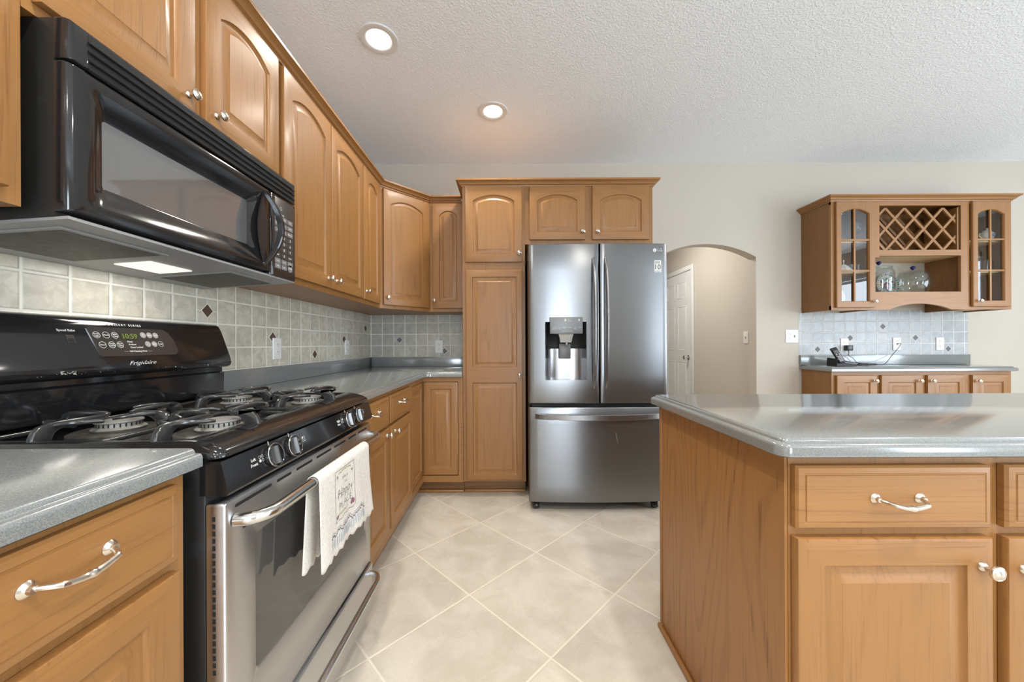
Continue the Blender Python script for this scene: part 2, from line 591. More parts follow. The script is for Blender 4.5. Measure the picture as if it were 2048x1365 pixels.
# right wall and wall behind the camera; unseen windows added to light the room
wr = MB()
WY0, WY1, WZ0, WZ1 = -2.2, 1.2, 0.45, 2.3
wr.box(XR, XR + 0.12, YF, WY0, 0, ZC).box(XR, XR + 0.12, WY1, YW + 0.1, 0, ZC).box(XR, XR + 0.12, WY0, WY1, 0, WZ0).box(XR, XR + 0.12, WY0, WY1, WZ1, ZC)
structure('wall_right', wr, WALL)
wf = MB()
WINS = ((0.1, 1.1), (5.0, 6.05))  # added openings, placed to shape the bright bands reflected on the fridge
wf.box(XL - 0.1, WINS[0][0], YF - 0.12, YF, 0, ZC).box(WINS[0][1], WINS[1][0], YF - 0.12, YF, 0, ZC).box(WINS[1][1], XR + 0.1, YF - 0.12, YF, 0, ZC)
for WX0, WX1 in WINS:
    wf.box(WX0, WX1, YF - 0.12, YF, 0, 0.25).box(WX0, WX1, YF - 0.12, YF, 2.35, ZC)
structure('wall_front', wf, WALL)
w1 = MB()
for k in range(4):
    y = WY0 + (WY1 - WY0) * k / 3
    w1.box(XR + 0.02, XR + 0.09, y - 0.03, y + 0.03, WZ0, WZ1)
for z in (WZ0 + 0.03, (WZ0 + WZ1) / 2, WZ1 - 0.03):
    w1.box(XR + 0.02, XR + 0.09, WY0, WY1, z - 0.03, z + 0.03)
structure('window_1', w1, WHITEP)
for nw, (WX0, WX1) in enumerate(WINS):
    w2 = MB()
    for k in range(nw + 2):
        x = WX0 + (WX1 - WX0) * k / (nw + 1)
        w2.box(x - 0.035, x + 0.035, YF - 0.09, YF - 0.02, 0.25, 2.35)
    for z in (0.28, 2.32):
        w2.box(WX0, WX1, YF - 0.09, YF - 0.02, z - 0.03, z + 0.03)
    structure('window_%d' % (nw + 2), w2, WHITEP)
# hall behind the arch
XH = 2.302
structure('wall_hall_right', MB().box(XH, XH + 0.1, YH, 7.1, 0, 2.6), WALL)
structure('wall_hall_left', MB().box(0.9, 1.0, YH, 7.1, 0, 2.6), WALL)
structure('wall_hall_end', MB().box(0.9, XH + 0.1, 7.1, 7.2, 0, 2.6), WALL)
structure('ceiling_hall', MB().box(0.9, XH + 0.1, YH, 7.2, 2.6, 2.66), CEIL)


# ------------------------------------------------------------------ cabinet doors and hardware
def loop2d(a0, a1, b0, b1, rise, n=14):
    L = [(a0, b0), (a1, b0)]
    w = (a1 - a0) / 2
    if rise > 0.001:
        R = (w * w + rise * rise) / (2 * rise)
    for i in range(n + 1):
        x = a1 + (a0 - a1) * i / n
        y = b1
        if rise > 0.001:
            y = b1 - R + math.sqrt(max(0.0, R * R - (x - (a0 + a1) / 2) ** 2))
        L.append((x, y))
    return L


def door_mesh(w, h, panels, t=0.019, st=0.056):
    """raised-panel slab in the a,b,c frame. panels: (a0,a1,b0,b1,rise) openings; b1 is the crest"""
    mb = MB()
    n = 14
    e = 0.004
    outer = [loop2d(0, w, 0, h, 0, n), loop2d(0, w, 0, h, 0, n), loop2d(e * 0.4, w - e * 0.4, e * 0.4, h - e * 0.4, 0, n), loop2d(e * 1.6, w - e * 1.6, e * 1.6, h - e * 1.6, 0, n)]
    zs = [0.0, t - e, t - e * 0.35, t]
    # split heights so that each opening gets its own frame cell
    cuts = [0.0]
    for i in range(len(panels) - 1):
        cuts.append((panels[i][3] + panels[i + 1][2]) / 2)
    cuts.append(h)
    mb.loops([[(a, b, z) for a, b in L] for L, z in zip(outer, zs)], 0, False, True)
    for i, (a0, a1, b0, b1, rs) in enumerate(panels):
        c0 = cuts[i] if i else e * 1.6
        c1 = cuts[i + 1] if i < len(panels) - 1 else h - e * 1.6
        cell = loop2d(e * 1.6, w - e * 1.6, c0, c1, 0, n)
        seq = [(cell, t)]
        for d, dz in ((0.0, 0.0), (0.0020, 0.0055), (0.0050, 0.0085), (0.0080, 0.0090), (0.036, 0.0018), (0.0375, 0.0004)):
            seq.append((loop2d(a0 + d, a1 - d, b0 + d, b1 - d, rs * (1 - d * 1.5 / max(0.1, (a1 - a0) / 2)), n), t - dz))
        o = len(mb.v)
        N = len(cell)
        for L, z in seq:
            mb.v += [Vector((a, b, z)) for a, b in L]
        for k in range(len(seq) - 1):
            for j in range(N):
                j2 = (j + 1) % N
                mb.f.append([o + k * N + j, o + k * N + j2, o + (k + 1) * N + j2, o + (k + 1) * N + j])
                # rails (bottom and top segments of the frame ring) carry horizontal grain
                mb.m.append(1 if k == 0 and (j == 0 or 2 <= j < 2 + n) else 0)
                mb.s.append(False)
        q = o + (len(seq) - 1) * N
        mb.f.append([q + j for j in range(N)]); mb.m.append(0); mb.s.append(False)
    return mb


def drawer_mesh(w, h, t=0.019):
    mb = MB()
    prof = [(0, 0), (0, t - 0.008), (0.004, t - 0.003), (0.014, t - 0.0005), (0.0155, t - 0.002), (0.018, t - 0.002), (0.019, t)]
    mb.loops([[(d, d, z), (w - d, d, z), (w - d, h - d, z), (d, h - d, z)] for d, z in prof], 0, False, True, True)
    return mb


def knob_mesh(a, b, c, r=0.0155):
    k = r / 0.0155
    p = [(0.0105, 0), (0.0105, 0.002), (0.0085, 0.0045), (0.0052, 0.007), (0.0048, 0.013), (0.0075, 0.0165), (0.0140, 0.0185), (0.0155, 0.0215), (0.0148, 0.024),
         (0.0128, 0.0252), (0.0120, 0.0246), (0.0098, 0.0262), (0.0055, 0.0285), (0.0015, 0.0292)]
    return MB().lathe([(q * k, h * k * 1.16) for q, h in p], (a, b, c), (0, 0, 1), 20)


def pull_mesh(a, b, c, w=0.094):
    mb = MB()
    pts, rr = [], []
    n = 26
    for i in range(n + 1):
        s = i / n
        x = (s - 0.5) * w
        k = math.sin(PI * s)
        out = 0.027 * min(1.0, k * 2.3) ** 0.75
        drop = -0.010 * k ** 1.3
        pts.append((a + x, b + drop, c + 0.002 + out))
        r = 0.0036 + 0.0016 * k
        for m0 in (0.45, 0.5, 0.55):
            r += 0.0016 * math.exp(-((s - m0) / 0.013) ** 2)
        rr.append(r)
    mb.tube(pts, rr, 10)
    for sx in (-1, 1):
        mb.lathe([(0.011, 0), (0.011, 0.002), (0.0085, 0.005), (0.0058, 0.007), (0.0048, 0.012)], (a + sx * w / 2, b, c), (0, 0, 1), 16)
    return mb


def add_door(root, fr, a0, a1, b0, b1, rise=0.0, knob=None, panels=None, c0=0.0015, name='door', st=0.056, hinge=None):
    w, h = a1 - a0, b1 - b0
    if panels is None:
        panels = [(st, w - st, st, h - st - (0.006 if rise else 0), rise)]
    mb = door_mesh(w, h, panels)
    d = mb.xf(lambda p: fr((p[0] + a0, p[1] + b0, p[2] + c0))).build(name, [OAK, OAKH], root)
    if knob:
        knob_mesh(knob[0], knob[1], c0 + 0.0185).xf(fr).build('knob', NICKEL, d)
    return d


def add_drawer(root, fr, a0, a1, b0, b1, pull=True, c0=0.0015, pc=None):
    d = drawer_mesh(a1 - a0, b1 - b0).xf(lambda p: fr((p[0] + a0, p[1] + b0, p[2] + c0))).build('drawer', OAKH, root)
    if pull:
        a, b = pc if pc else ((a0 + a1) / 2, (b0 + b1) / 2)
        pull_mesh(a, b, c0 + 0.0185).xf(fr).build('pull_handle', NICKEL, d)
    return d


def fbox(fr, a0, a1, b0, b1, c0, c1, mi=0, b=0.0):
    return MB().box(a0, a1, b0, b1, c0, c1, mi, b).xf(fr)


EA, EB = 0.0, PI / 2      # fronts facing the camera (along X) and fronts of the left run (along Y)
XFR = -0.930              # wall cabinet frame plane on the left run
ZB, ZT = 1.382, 2.286     # wall cabinets
DZ0, DZ1 = 1.408, 2.262   # their doors
RISE = 0.043

# ---- wall cabinets, left run (frame origin at Y = 0; a = world Y)
L = Fr((XFR, 0, 0), EB)
DEP = XFR - XL - 0.002


def wall_cab(label, a0, a1, b0, b1):
    t = thing('wall_cabinet', label, 'cabinet', (XFR, (a0 + a1) / 2, b0), 'oak wall cabinets along the left wall')
    fbox(L, a0, a1, b0, b1, -DEP, 0).build('body', OAK, t)
    return t


t = wall_cab('oak wall cabinet at the left edge of the photo, left of the black microwave', -0.10, 0.689, ZB, ZT)
add_door(t, L, -0.085, 0.285, DZ0, DZ1, RISE, (0.245, 1.48))
add_door(t, L, 0.290, 0.660, DZ0, DZ1, RISE, (0.33, 1.48))
t = wall_cab('short oak wall cabinet with two arched doors above the microwave', 0.690, 1.4705, 1.768, ZT)
add_door(t, L, 0.7046, 1.0560, 1.790, DZ1, RISE, (1.030, 1.833))
add_door(t, L, 1.0925, 1.4420, 1.790, DZ1, RISE, (1.130, 1.835))
t = wall_cab('tall two-door oak wall cabinet just beyond the microwave', 1.4715, 2.2905, ZB, ZT)
add_door(t, L, 1.476, 1.868, DZ0, DZ1, RISE, (1.834, 1.455))
add_door(t, L, 1.8725, 2.2857, DZ0, DZ1, RISE, (1.922, 1.455))
t = wall_cab('narrow one-door oak wall cabinet next to the diagonal corner cabinet', 2.2910, 2.628, ZB, ZT)
add_door(t, L, 2.300, 2.590, DZ0, DZ1, RISE, (2.33, 1.462))

# ---- diagonal corner wall cabinet
C1, C2 = Vector((XFR, 2.629, 0)), Vector((-0.630, YW - 0.314, 0))
dang = math.atan2(C2.y - C1.y, C2.x - C1.x)
D = Fr(C1, dang)
dw = (C2 - C1).length
t = thing('corner_wall_cabinet', 'diagonal oak wall cabinet with one wide arched door in the corner', 'cabinet', (-1.0, 3.0, ZB))
MB().prism([(XL + 0.002, 2.6285), (C1.x, 2.6285), (C2.x, C2.y), (C2.x, YW - 0.002), (XL + 0.002, YW - 0.002)], ZB, ZT).build('body', OAK, t)
add_door(t, D, 0.022, dw - 0.022, DZ0, DZ1, RISE, (0.052, 1.462))
# ---- narrow wall cabinet on the back wall
B = Fr((0, YW - 0.314, 0), EA)
t = thing('wall_cabinet', 'narrow arched-door oak wall cabinet between corner cabinet and pantry', 'cabinet', (-0.48, YW - 0.15, ZB))
fbox(B, -0.629, -0.3295, ZB, ZT, -0.312, 0).build('body', OAK, t)
add_door(t, B, -0.607, -0.352, DZ0, DZ1, RISE, (-0.588, 1.472))

# ---- tall run: pantry and the cabinet over the refrigerator
YP = 2.648
P = Fr((0, YP, 0), EA)
t = thing('pantry_cabinet', 'tall oak pantry cabinet with an upper arched door and a long lower door', 'cabinet', (-0.1, 2.95, 0))
fbox(P, -0.328, 0.1315, 0.105, ZT, -(YW - YP) + 0.002, 0).build('body', OAK, t)
fbox(P, -0.328, 0.1315, 0.0, 0.105, -(YW - YP) + 0.002, -0.075).build('toe_kick', TOE, t)
MB().box(-0.328, 0.1315, YP + 0.056, YP + 0.075, 0.0, 0.022, 0, 0.008).build('shoe_moulding', OAKH, t)
pz = lambda v: at(990, v, YP - 0.02).z
add_door(t, P, -0.305, 0.109, pz(524), 2.2685, RISE, (0.088, pz(508)))
lz0, lz1 = pz(961), pz(540)
lh = lz1 - lz0
add_door(t, P, -0.303, 0.109, lz0, lz1, 0, (0.088, pz(751)),
         panels=[(0.047, 0.412 - 0.042, pz(950) - lz0, pz(766) - lz0, 0), (0.047, 0.412 - 0.042, pz(735) - lz0, lh - 0.05, 0)])
t = thing('fridge_top_cabinet', 'wide two-door oak cabinet with arched doors above the refrigerator', 'cabinet', (0.6, 2.95, 1.85))
fbox(P, 0.1325, 1.071, 1.848, ZT, -(YW - YP) + 0.002, 0).build('body', OAK, t)
MB().box(1.053, 1.071, YP + 0.001, YW - 0.002, 0.0, 1.8478).build('end_panel', OAK, t)
fz = lambda v: at(1180, v, YP - 0.02).z
add_door(t, P, 0.165, 0.572, fz(479), 2.2685, RISE, (0.553, fz(464.4)))
add_door(t, P, 0.625, 1.040, fz(479), 2.2685, RISE, (0.658, fz(464.4)))

# ---- crown mouldings
CROWN = [(0.0, 2.272), (0.006, 2.272), (0.008, 2.279), (0.014, 2.283), (0.018, 2.285), (0.021, 2.292), (0.030, 2.301), (0.037, 2.304), (0.042, 2.306), (0.042, 2.318), (0.036, 2.320), (0.0, 2.320)]


def crown(path):
    P2 = [Vector((x, y)) for x, y in path]
    rings = []
    for i, p in enumerate(P2):
        dirs = []
        if i > 0: dirs.append((P2[i] - P2[i - 1]).normalized())
        if i < len(P2) - 1: dirs.append((P2[i + 1] - P2[i]).normalized())
        ns = [Vector((d.y, -d.x)) for d in dirs]
        m = sum(ns, Vector((0, 0)))
        m = m / m.length
        k = 1.0 / m.dot(ns[0])
        rings.append([(p.x + m.x * k * o, p.y + m.y * k * o, z) for o, z in CROWN])
    return [MB().loops(rings[i:i + 2], 0, False, True, True) for i in range(len(rings) - 1)]


def crown_thing(label, path):
    t = thing('crown_moulding', label, 'crown moulding', (path[1][0], path[1][1], 2.272))
    for r in crown(path):
        r.build('moulding_run', OAKH, t)


crown_thing('long oak crown moulding along the left wall cabinets turning the corner', [(XFR + 0.001, -0.1), (XFR + 0.001, 2.6285), (C2.x + 0.0005, C2.y - 0.001), (-0.372, C2.y - 0.001)])
crown_thing('oak crown moulding wrapping the top of pantry and fridge cabinets', [(-0.3285, YW - 0.002), (-0.3285, YP - 0.0005), (1.0715, YP - 0.0005), (1.0715, YW - 0.002)])

# ---- base cabinets
XB = -0.620
LB = Fr((XB, 0, 0), EB)
BD = XB - XL - 0.002
t = thing('base_cabinet', 'oak base cabinet with drawer and door left of the range, under the near countertop', 'cabinet', (XB, 0.3, 0))
fbox(LB, -0.45, 0.686, 0.105, 0.8755, -BD, 0).build('body', OAK, t)
fbox(LB, -0.45, 0.686, 0, 0.105, -BD, -0.075).build('toe_kick', TOE, t)
add_drawer(t, LB, 0.295, 0.659, 0.722, 0.861, pc=(0.494, 0.812))
add_door(t, LB, 0.295, 0.659, 0.165, 0.703, 0, (0.33, 0.65))
add_drawer(t, LB, -0.10, 0.262, 0.722, 0.861)
add_door(t, LB, -0.10, 0.262, 0.165, 0.703, 0, (0.22, 0.65))
t = thing('base_cabinet', 'oak base cabinet with two drawers over two doors right of the range', 'cabinet', (XB, 1.88, 0))
fbox(LB, 1.4760, 2.2665, 0.105, 0.8755, -BD, 0).build('body', OAK, t)
fbox(LB, 1.4760, 2.2665, 0, 0.105, -BD, -0.075).build('toe_kick', TOE, t)
MB().box(XB - 0.075, XB - 0.056, 1.476, 2.2665, 0.0, 0.022, 0, 0.008).build('shoe_moulding', OAKH, t)
add_drawer(t, LB, 1.488, 1.827, 0.708, 0.854, pc=(1.625, 0.800))
add_drawer(t, LB, 1.8555, 2.258, 0.708, 0.854, pc=(2.035, 0.797))
add_door(t, LB, 1.488, 1.827, 0.165, 0.693, 0, (1.785, 0.664))
add_door(t, LB, 1.8555, 2.258, 0.165, 0.693, 0, (1.912, 0.658))
YB = YW - 0.620
t = thing('corner_base_cabinet', 'oak corner base cabinet with an inward folding two-leaf door', 'cabinet', (-0.9, 2.9, 0))
poly = [(XL + 0.002, 2.267), (XB - 0.022, 2.267), (XB - 0.022, YB + 0.022), (-0.3295, YB + 0.022), (-0.3295, YW - 0.002), (XL + 0.002, YW - 0.002)]
MB().prism(poly, 0.105, 0.8755).build('body', OAK, t)
fm = MB()
fm.join(fbox(LB, 2.267, 2.277, 0.105, 0.8755, -0.022, 0)).join(fbox(LB, 2.277, YB, 0.842, 0.8755, -0.022, 0)).join(fbox(LB, 2.277, YB, 0.105, 0.15, -0.022, 0))
BB = Fr((0, YB, 0), EA)
fm.join(fbox(BB, XB - 0.022, -0.3295, 0.842, 0.8755, -0.022, 0)).join(fbox(BB, XB - 0.022, -0.3295, 0.105, 0.15, -0.022, 0)).join(fbox(BB, -0.3625, -0.3295, 0.15, 0.842, -0.022, 0))
fm.build('face_frame', OAKH, t)
tk = [(XL + 0.002, 2.267), (XB - 0.08, 2.267), (XB - 0.08, YB + 0.08), (-0.3295, YB + 0.08), (-0.3295, YW - 0.002), (XL + 0.002, YW - 0.002)]
MB().prism(tk, 0, 0.1048).build('toe_kick', TOE, t)
MB().box(XB - 0.08, -0.3295, YB + 0.061, YB + 0.079, 0.0, 0.022, 0, 0.008).build('shoe_moulding', OAKH, t)
add_door(t, LB, 2.2785, YB - 0.001, 0.155, 0.838, 0, None, c0=-0.0215, st=0.045)
add_door(t, BB, XB + 0.003, -0.366, 0.155, 0.838, 0, None, c0=-0.0215, st=0.05)


# ------------------------------------------------------------------ countertops
def offset_poly(poly, d):
    n = len(poly)
    out = []
    for i in range(n):
        p0, p1, p2 = Vector(poly[i - 1]), Vector(poly[i]), Vector(poly[(i + 1) % n])
        d1, d2 = (p1 - p0).normalized(), (p2 - p1).normalized()
        n1, n2 = Vector((-d1.y, d1.x)), Vector((-d2.y, d2.x))
        m = n1 + n2
        m /= m.length
        out.append(p1 + m * (d / max(0.3, m.dot(n1))))
    return out


def round_corner(p0, p1, p2, r, n=7):
    p0, p1, p2 = Vector(p0), Vector(p1), Vector(p2)
    a, b = (p0 - p1).normalized(), (p2 - p1).normalized()
    ang = a.angle(b)
    dist = r / math.tan(ang / 2)
    c = p1 + (a + b).normalized() * (r / math.sin(ang / 2))
    s, e = p1 + a * dist, p1 + b * dist
    a0 = math.atan2(s.y - c.y, s.x - c.x)
    a1 = math.atan2(e.y - c.y, e.x - c.x)
    da = (a1 - a0 + PI) % (2 * PI) - PI
    return [(c.x + r * math.cos(a0 + da * i / n), c.y + r * math.sin(a0 + da * i / n)) for i in range(n + 1)]


RINGS = [(0.004, 0.876), (0.0, 0.879), (0.0, 0.8965), (0.0012, 0.9005), (0.0050, 0.9038), (0.0095, 0.9048), (0.0130, 0.9044), (0.0150, 0.9052), (0.0160, 0.9088), (0.0188, 0.9122), (0.0235, 0.914)]


def slab(poly, flat_edges=()):
    mb = MB()
    loops = []
    n = len(poly)
    base = [Vector(p) for p in poly]
    for d, z in RINGS:
        L = offset_poly(poly, d)
        q = []
        for i, p in enumerate(L):
            # edges against a wall keep their plain vertical face
            if i in flat_edges or (i - 1) % n in flat_edges:
                b = base[i]
                e1, e0 = i in flat_edges, (i - 1) % n in flat_edges
                if e0 and e1:
                    p = b
                else:
                    ed = (base[(i + 1) % n] - b).normalized() if e1 else (b - base[i - 1]).normalized()
                    p = b + ed * (p - b).dot(ed)
            q.append((p.x, p.y, z))
        loops.append(q)
    mb.loops(loops, 0, True, True, True)
    return mb


XC = -0.596
t = thing('countertop', 'speckled blue-grey countertop left of the range in the near corner', 'countertop', (-0.9, 0.2, 0.876))
pl = [(XL + 0.001, -0.46), (XC, -0.46), (XC, 0.703), (XL + 0.001, 0.703)]
slab(pl, (0, 2, 3)).build('worktop', COUNTER, t, sharp=50)
MB().box(XL + 0.001, XL + 0.020, -0.46, 0.703, 0.9142, 1.003, 0, 0.003).build('backsplash_ledge', COUNTER, t)
t = thing('countertop', 'L-shaped speckled blue-grey countertop running from range round the corner to pantry', 'countertop', (-0.9, 2.6, 0.876))
YC = YW - 0.648
pl = [(XL + 0.001, 1.4755), (XC, 1.4755)] + round_corner((XC, 1.4755), (XC, YC), (-0.330, YC), 0.045) + [(-0.330, YC), (-0.330, YW - 0.001), (XL + 0.001, YW - 0.001)]
npl = len(pl)
slab(pl, (0, npl - 3, npl - 2, npl - 1)).build('worktop', COUNTER, t, sharp=50)
bs = MB().box(XL + 0.001, XL + 0.020, 1.4755, YW - 0.001, 0.9142, 1.003, 0, 0.003)
bs.box(XL + 0.0205, -0.330, YW - 0.020, YW - 0.001, 0.9142, 1.003, 0, 0.003)
bs.build('backsplash_ledge', COUNTER, t)


# ------------------------------------------------------------------ tiled backsplashes with diamond insets
def tiles(name, fr, a0, a1, b0, b1, mat, insets, dm, label, zp=0.102, pw=0.104, holes=None):
    mb = MB().join(fbox(fr, a0, a1, b0, b1, -0.0085, 0, 0))
    for a, b in insets:
        r = 0.027
        for rr, c, mi in ((r + 0.004, 0.0006, 1), (r, 0.0012, 2)):
            mb.add([fr((a - rr, b, c)), fr((a, b - rr, c)), fr((a + rr, b, c)), fr((a, b + rr, c)), fr((a - rr, b, -0.001)), fr((a, b - rr, -0.001)), fr((a + rr, b, -0.001)), fr((a, b + rr, -0.001))],
                   [(0, 1, 2, 3), (0, 4, 5, 1), (1, 5, 6, 2), (2, 6, 7, 3), (3, 7, 4, 0)], mi)
        g = 0.0013
        mb.join(fbox(fr, a - pw / 2 + 0.003, a + pw / 2 - 0.003, b - g, b + g, -0.001, 0.0004, 1))
        mb.join(fbox(fr, a - g, a + g, b - zp / 2 + 0.003, b + zp / 2 - 0.003, -0.001, 0.0004, 1))
    o = mb.build(name, [mat, GROUTM, dm])
    tag(o, label, 'wall tiles', None, 'structure')
    return o


TL = Fr((XL, 0, 0), EB)
tiles('backsplash_tile', TL, -0.46, YW, 0.88, 1.43, TILE_L, [(1.492, 1.258), (1.907, 1.156), (2.322, 1.054), (2.738, 1.156), (3.153, 1.258), (1.077, 1.156)], SLATE,
      'beige square wall tiles with small brown diamonds behind the range')
TB = Fr((0, YW - 0.0005, 0), EA)
tiles('backsplash_tile', TB, XL, -0.33, 1.003, 1.383, TILE_B, [(-0.977, 1.156), (-0.570, 1.054)], SLATEG, 'grey square wall tiles on the back wall beside the pantry')
hz = [at(u, v, YW) for u, v in ((1636.8, 701.5), (1702.4, 679.5), (1766.8, 656.4), (1832.5, 678.5), (1898.5, 700.2))]
XH0, XH1 = at(1597, 650, YW).x, at(1935.5, 650, YW).x
TH = Fr((0, YW - 0.001, 0), EA)
hins = []
for i, p in enumerate(hz):
    k = round((p.x - 2.657) / 0.0985 - 0.5)
    hins.append((2.657 + (k + 0.5) * 0.0985, (1.054, 1.156, 1.258, 1.156, 1.054)[i]))
tiles('backsplash_tile', TH, XH0, XH1, 1.003, 1.405, TILE_H, hins, SLATEG, 'pale square wall tiles with grey diamonds under the hutch cabinet', pw=0.0985)

# ------------------------------------------------------------------ island
XI, YI0, YI1 = 0.600, 0.780, 1.415
t = thing('kitchen_island', 'oak kitchen island with bold-grained end panel, drawers and doors facing the camera', 'island', (1.6, 1.1, 0))
XE = 2.75
MB().box(XI + 0.006, XE, YI0, YI1, 0.105, 0.8755, 0).build('body', OAK, t)
MB().box(XI + 0.006, XE, YI0 + 0.075, YI1, 0, 0.1048, 0).build('toe_kick', TOE, t)
MB().box(XI, XI + 0.0058, YI0 + 0.002, YI1 - 0.012, 0.0, 0.8755, 0).build('end_panel', OAKP, t)
MB().box(XI - 0.004, XI + 0.0058, YI1 - 0.0118, YI1 + 0.004, 0.02, 0.8755, 0, 0.002).build('corner_strip', OAKH, t)
MB().box(XI - 0.016, XI - 0.0002, YI0 + 0.002, YI1 + 0.004, 0.0, 0.02, 0, 0.007).build('shoe_moulding', OAKH, t)
I = Fr((0, YI0, 0), EA)
for k, (a0, a1) in enumerate(((0.6115, 1.0247), (1.057, 1.470), (1.502, 1.915), (1.947, 2.36))):
    add_drawer(t, I, a0, a1, 0.7185, 0.8525, pc=(0.8205, 0.786) if k == 0 else None)
    kn = (0.999, 0.641) if k % 2 == 0 else (a0 + 0.03, 0.635)
    if k == 2: kn = (a1 - 0.03, 0.635)
    add_door(t, I, a0, a1, 0.165, 0.6995, 0, kn)
t = thing('island_countertop', 'speckled blue-grey countertop with rounded corners on the kitchen island', 'countertop', (1.6, 1.1, 0.876))
c = [(0.563, 0.740), (2.80, 0.740), (2.80, 1.432), (0.563, 1.432)]
pl = round_corner(c[3], c[0], c[1], 0.030) + [c[1], c[2]] + round_corner(c[2], c[3], c[0], 0.020)
slab(pl).build('worktop', COUNTER, t, sharp=50)

# ------------------------------------------------------------------ refrigerator
YD = 2.362
FX0, FX1, FXS = 0.141, 1.060, 0.6055
FXC = (FX0 + FX1) / 2
t = thing('refrigerator', 'dark stainless french-door refrigerator with an ice dispenser and bottom freezer drawer', 'refrigerator', (FXC, 2.75, 0))
MB().box(FX0 + 0.006, FX1 - 0.014, 2.452, 3.20, 0.045, 1.768, 0, 0.006).build('case', BLACKM, t)
MB().box(FX0 + 0.02, FX1 - 0.02, 2.40, 2.4515, 0.695, 0.74, 0).build('hinge_bar', DARKGAP, t)


def sag(x):
    return YD + 0.022 * ((x - FXC) / (FX1 - FXC)) ** 2


def curved_front(x0, x1, z0, z1, yb, hole=None, nx=18, fn=sag, er=0.010):
    edge = [(0.0, er), (er * 0.3, er * 0.3), (er, 0.0)]
    xs = sorted(set([x0 + d for d, _ in edge] + [x1 - d for d, _ in edge] + [x0 + er + (x1 - x0 - 2 * er) * i / nx for i in range(nx + 1)] + (list(hole[:2]) if hole else [])))
    zs = sorted(set([z0 + d for d, _ in edge] + [z1 - d for d, _ in edge] + [z0 + er + (z1 - z0 - 2 * er) * i / 6 for i in range(7)] + (list(hole[2:]) if hole else [])))

    def ed(v, a, b):
        d = min(v - a, b - v)
        return er if d < 1e-6 else (er * 0.3 if d < er * 0.6 else 0.0)
    V = [(x, fn(x) + max(ed(x, x0, x1), ed(z, z0, z1)), z) for z in zs for x in xs]
    nX = len(xs)
    Fc = []
    for j in range(len(zs) - 1):
        for i in range(nX - 1):
            if hole:
                mx, mz = (xs[i] + xs[i + 1]) / 2, (zs[j] + zs[j + 1]) / 2
                if hole[0] < mx < hole[1] and hole[2] < mz < hole[3]:
                    continue
            Fc.append((j * nX + i, j * nX + i + 1, (j + 1) * nX + i + 1, (j + 1) * nX + i))
    mb = MB().add(V, Fc, 0, True)
    # sides and back
    rim = [(x, zs[0]) for x in xs] + [(xs[-1], z) for z in zs[1:]] + [(x, zs[-1]) for x in reversed(xs[:-1])] + [(xs[0], z) for z in reversed(zs[1:-1])]
    fr_ = [(x, fn(x) + max(ed(x, x0, x1), ed(z, z0, z1)), z) for x, z in rim]
    bk_ = [(x, yb, z) for x, z in rim]
    mb.loops([fr_, bk_], 0, False, False, True)
    return mb


DH = (at(1091, 700, YD).x, at(1173.3, 700, YD).x, at(1132, 760.6, YD).z, at(1132, 644.2, YD).z)
ZDT, ZDB = 1.778, 0.720
ld = curved_front(FX0, FXS - 0.003, ZDB, ZDT, 2.45, DH).build('left_door', DSTEEL, t)
rd = curved_front(FXS + 0.003, FX1, ZDB, ZDT, 2.45).build('right_door', DSTEEL, t)
fd = curved_front(FX0, FX1 - 0.003, 0.066, 0.697, 2.45).build('freezer_drawer', DSTEEL, t)
for x in (FX0 + 0.05, FX1 - 0.07):
    MB().lathe([(0.018, -0.02), (0.022, -0.012), (0.022, 0.012), (0.018, 0.02)], (x, 2.44, 0.0235), (1, 0, 0), 18).build('roller_foot', BLACKP, t)
MB().box(FX0 + 0.03, FX1 - 0.03, 2.47, 2.49, 0.025, 0.0655, 0).build('kick_grille', DARKGAP, t)


def vhandle(x, z0, z1, name, parent):
    pts, k = [], []
    for i in range(25):
        s = i / 24
        o = 0.062 * (1 - (2 * s - 1) ** 2) ** 0.55 if 0 < s < 1 else 0.0
        o = max(o, 0.002)
        pts.append((x, sag(x) - o, z0 + (z1 - z0) * s))
    return MB().tube(pts, 1.0, flat=(0.034, 0.013, (1, 0, 0))).build(name, DSTEELH, parent)


vhandle(0.5625, 0.829, 1.672, 'door_handle', ld)
h2 = vhandle(0.6425, 0.829, 1.672, 'door_handle', rd)
p = at(1214.5, 623, 2.30)
MB().box(0.6335, 0.6515, sag(0.6425) - 0.0715, sag(0.6425) - 0.066, p.z - 0.020, p.z + 0.020, 0, 0.002).build('handle_button', DSTEEL, rd)
# freezer handle
pts = []
for i in range(29):
    s = i / 28
    x = FX0 + 0.042 + (FX1 - FX0 - 0.084) * s
    o = max(0.003, 0.058 * (1 - (2 * s - 1) ** 2) ** 0.6)
    pts.append((x, sag(x) - o, 0.638))
MB().tube(pts, 1.0, flat=(0.013, 0.036, (0, 0, 1))).build('drawer_handle', DSTEELH, fd)
sc = MB()
for (u1, v1, u2, v2) in ((1232, 866, 1233.5, 876), (1233.5, 876, 1236.5, 888), (1231.5, 868, 1233, 870)):
    a, b = at(u1, v1, YD), at(u2, v2, YD)
    sc.tube([(a.x, sag(a.x) - 0.0002, a.z), (b.x, sag(b.x) - 0.0002, b.z)], 0.0007, 5)
sc.build('scratch', plain('bare_scratch', (0.5, 0.5, 0.5), 0.4, 0.5), fd)
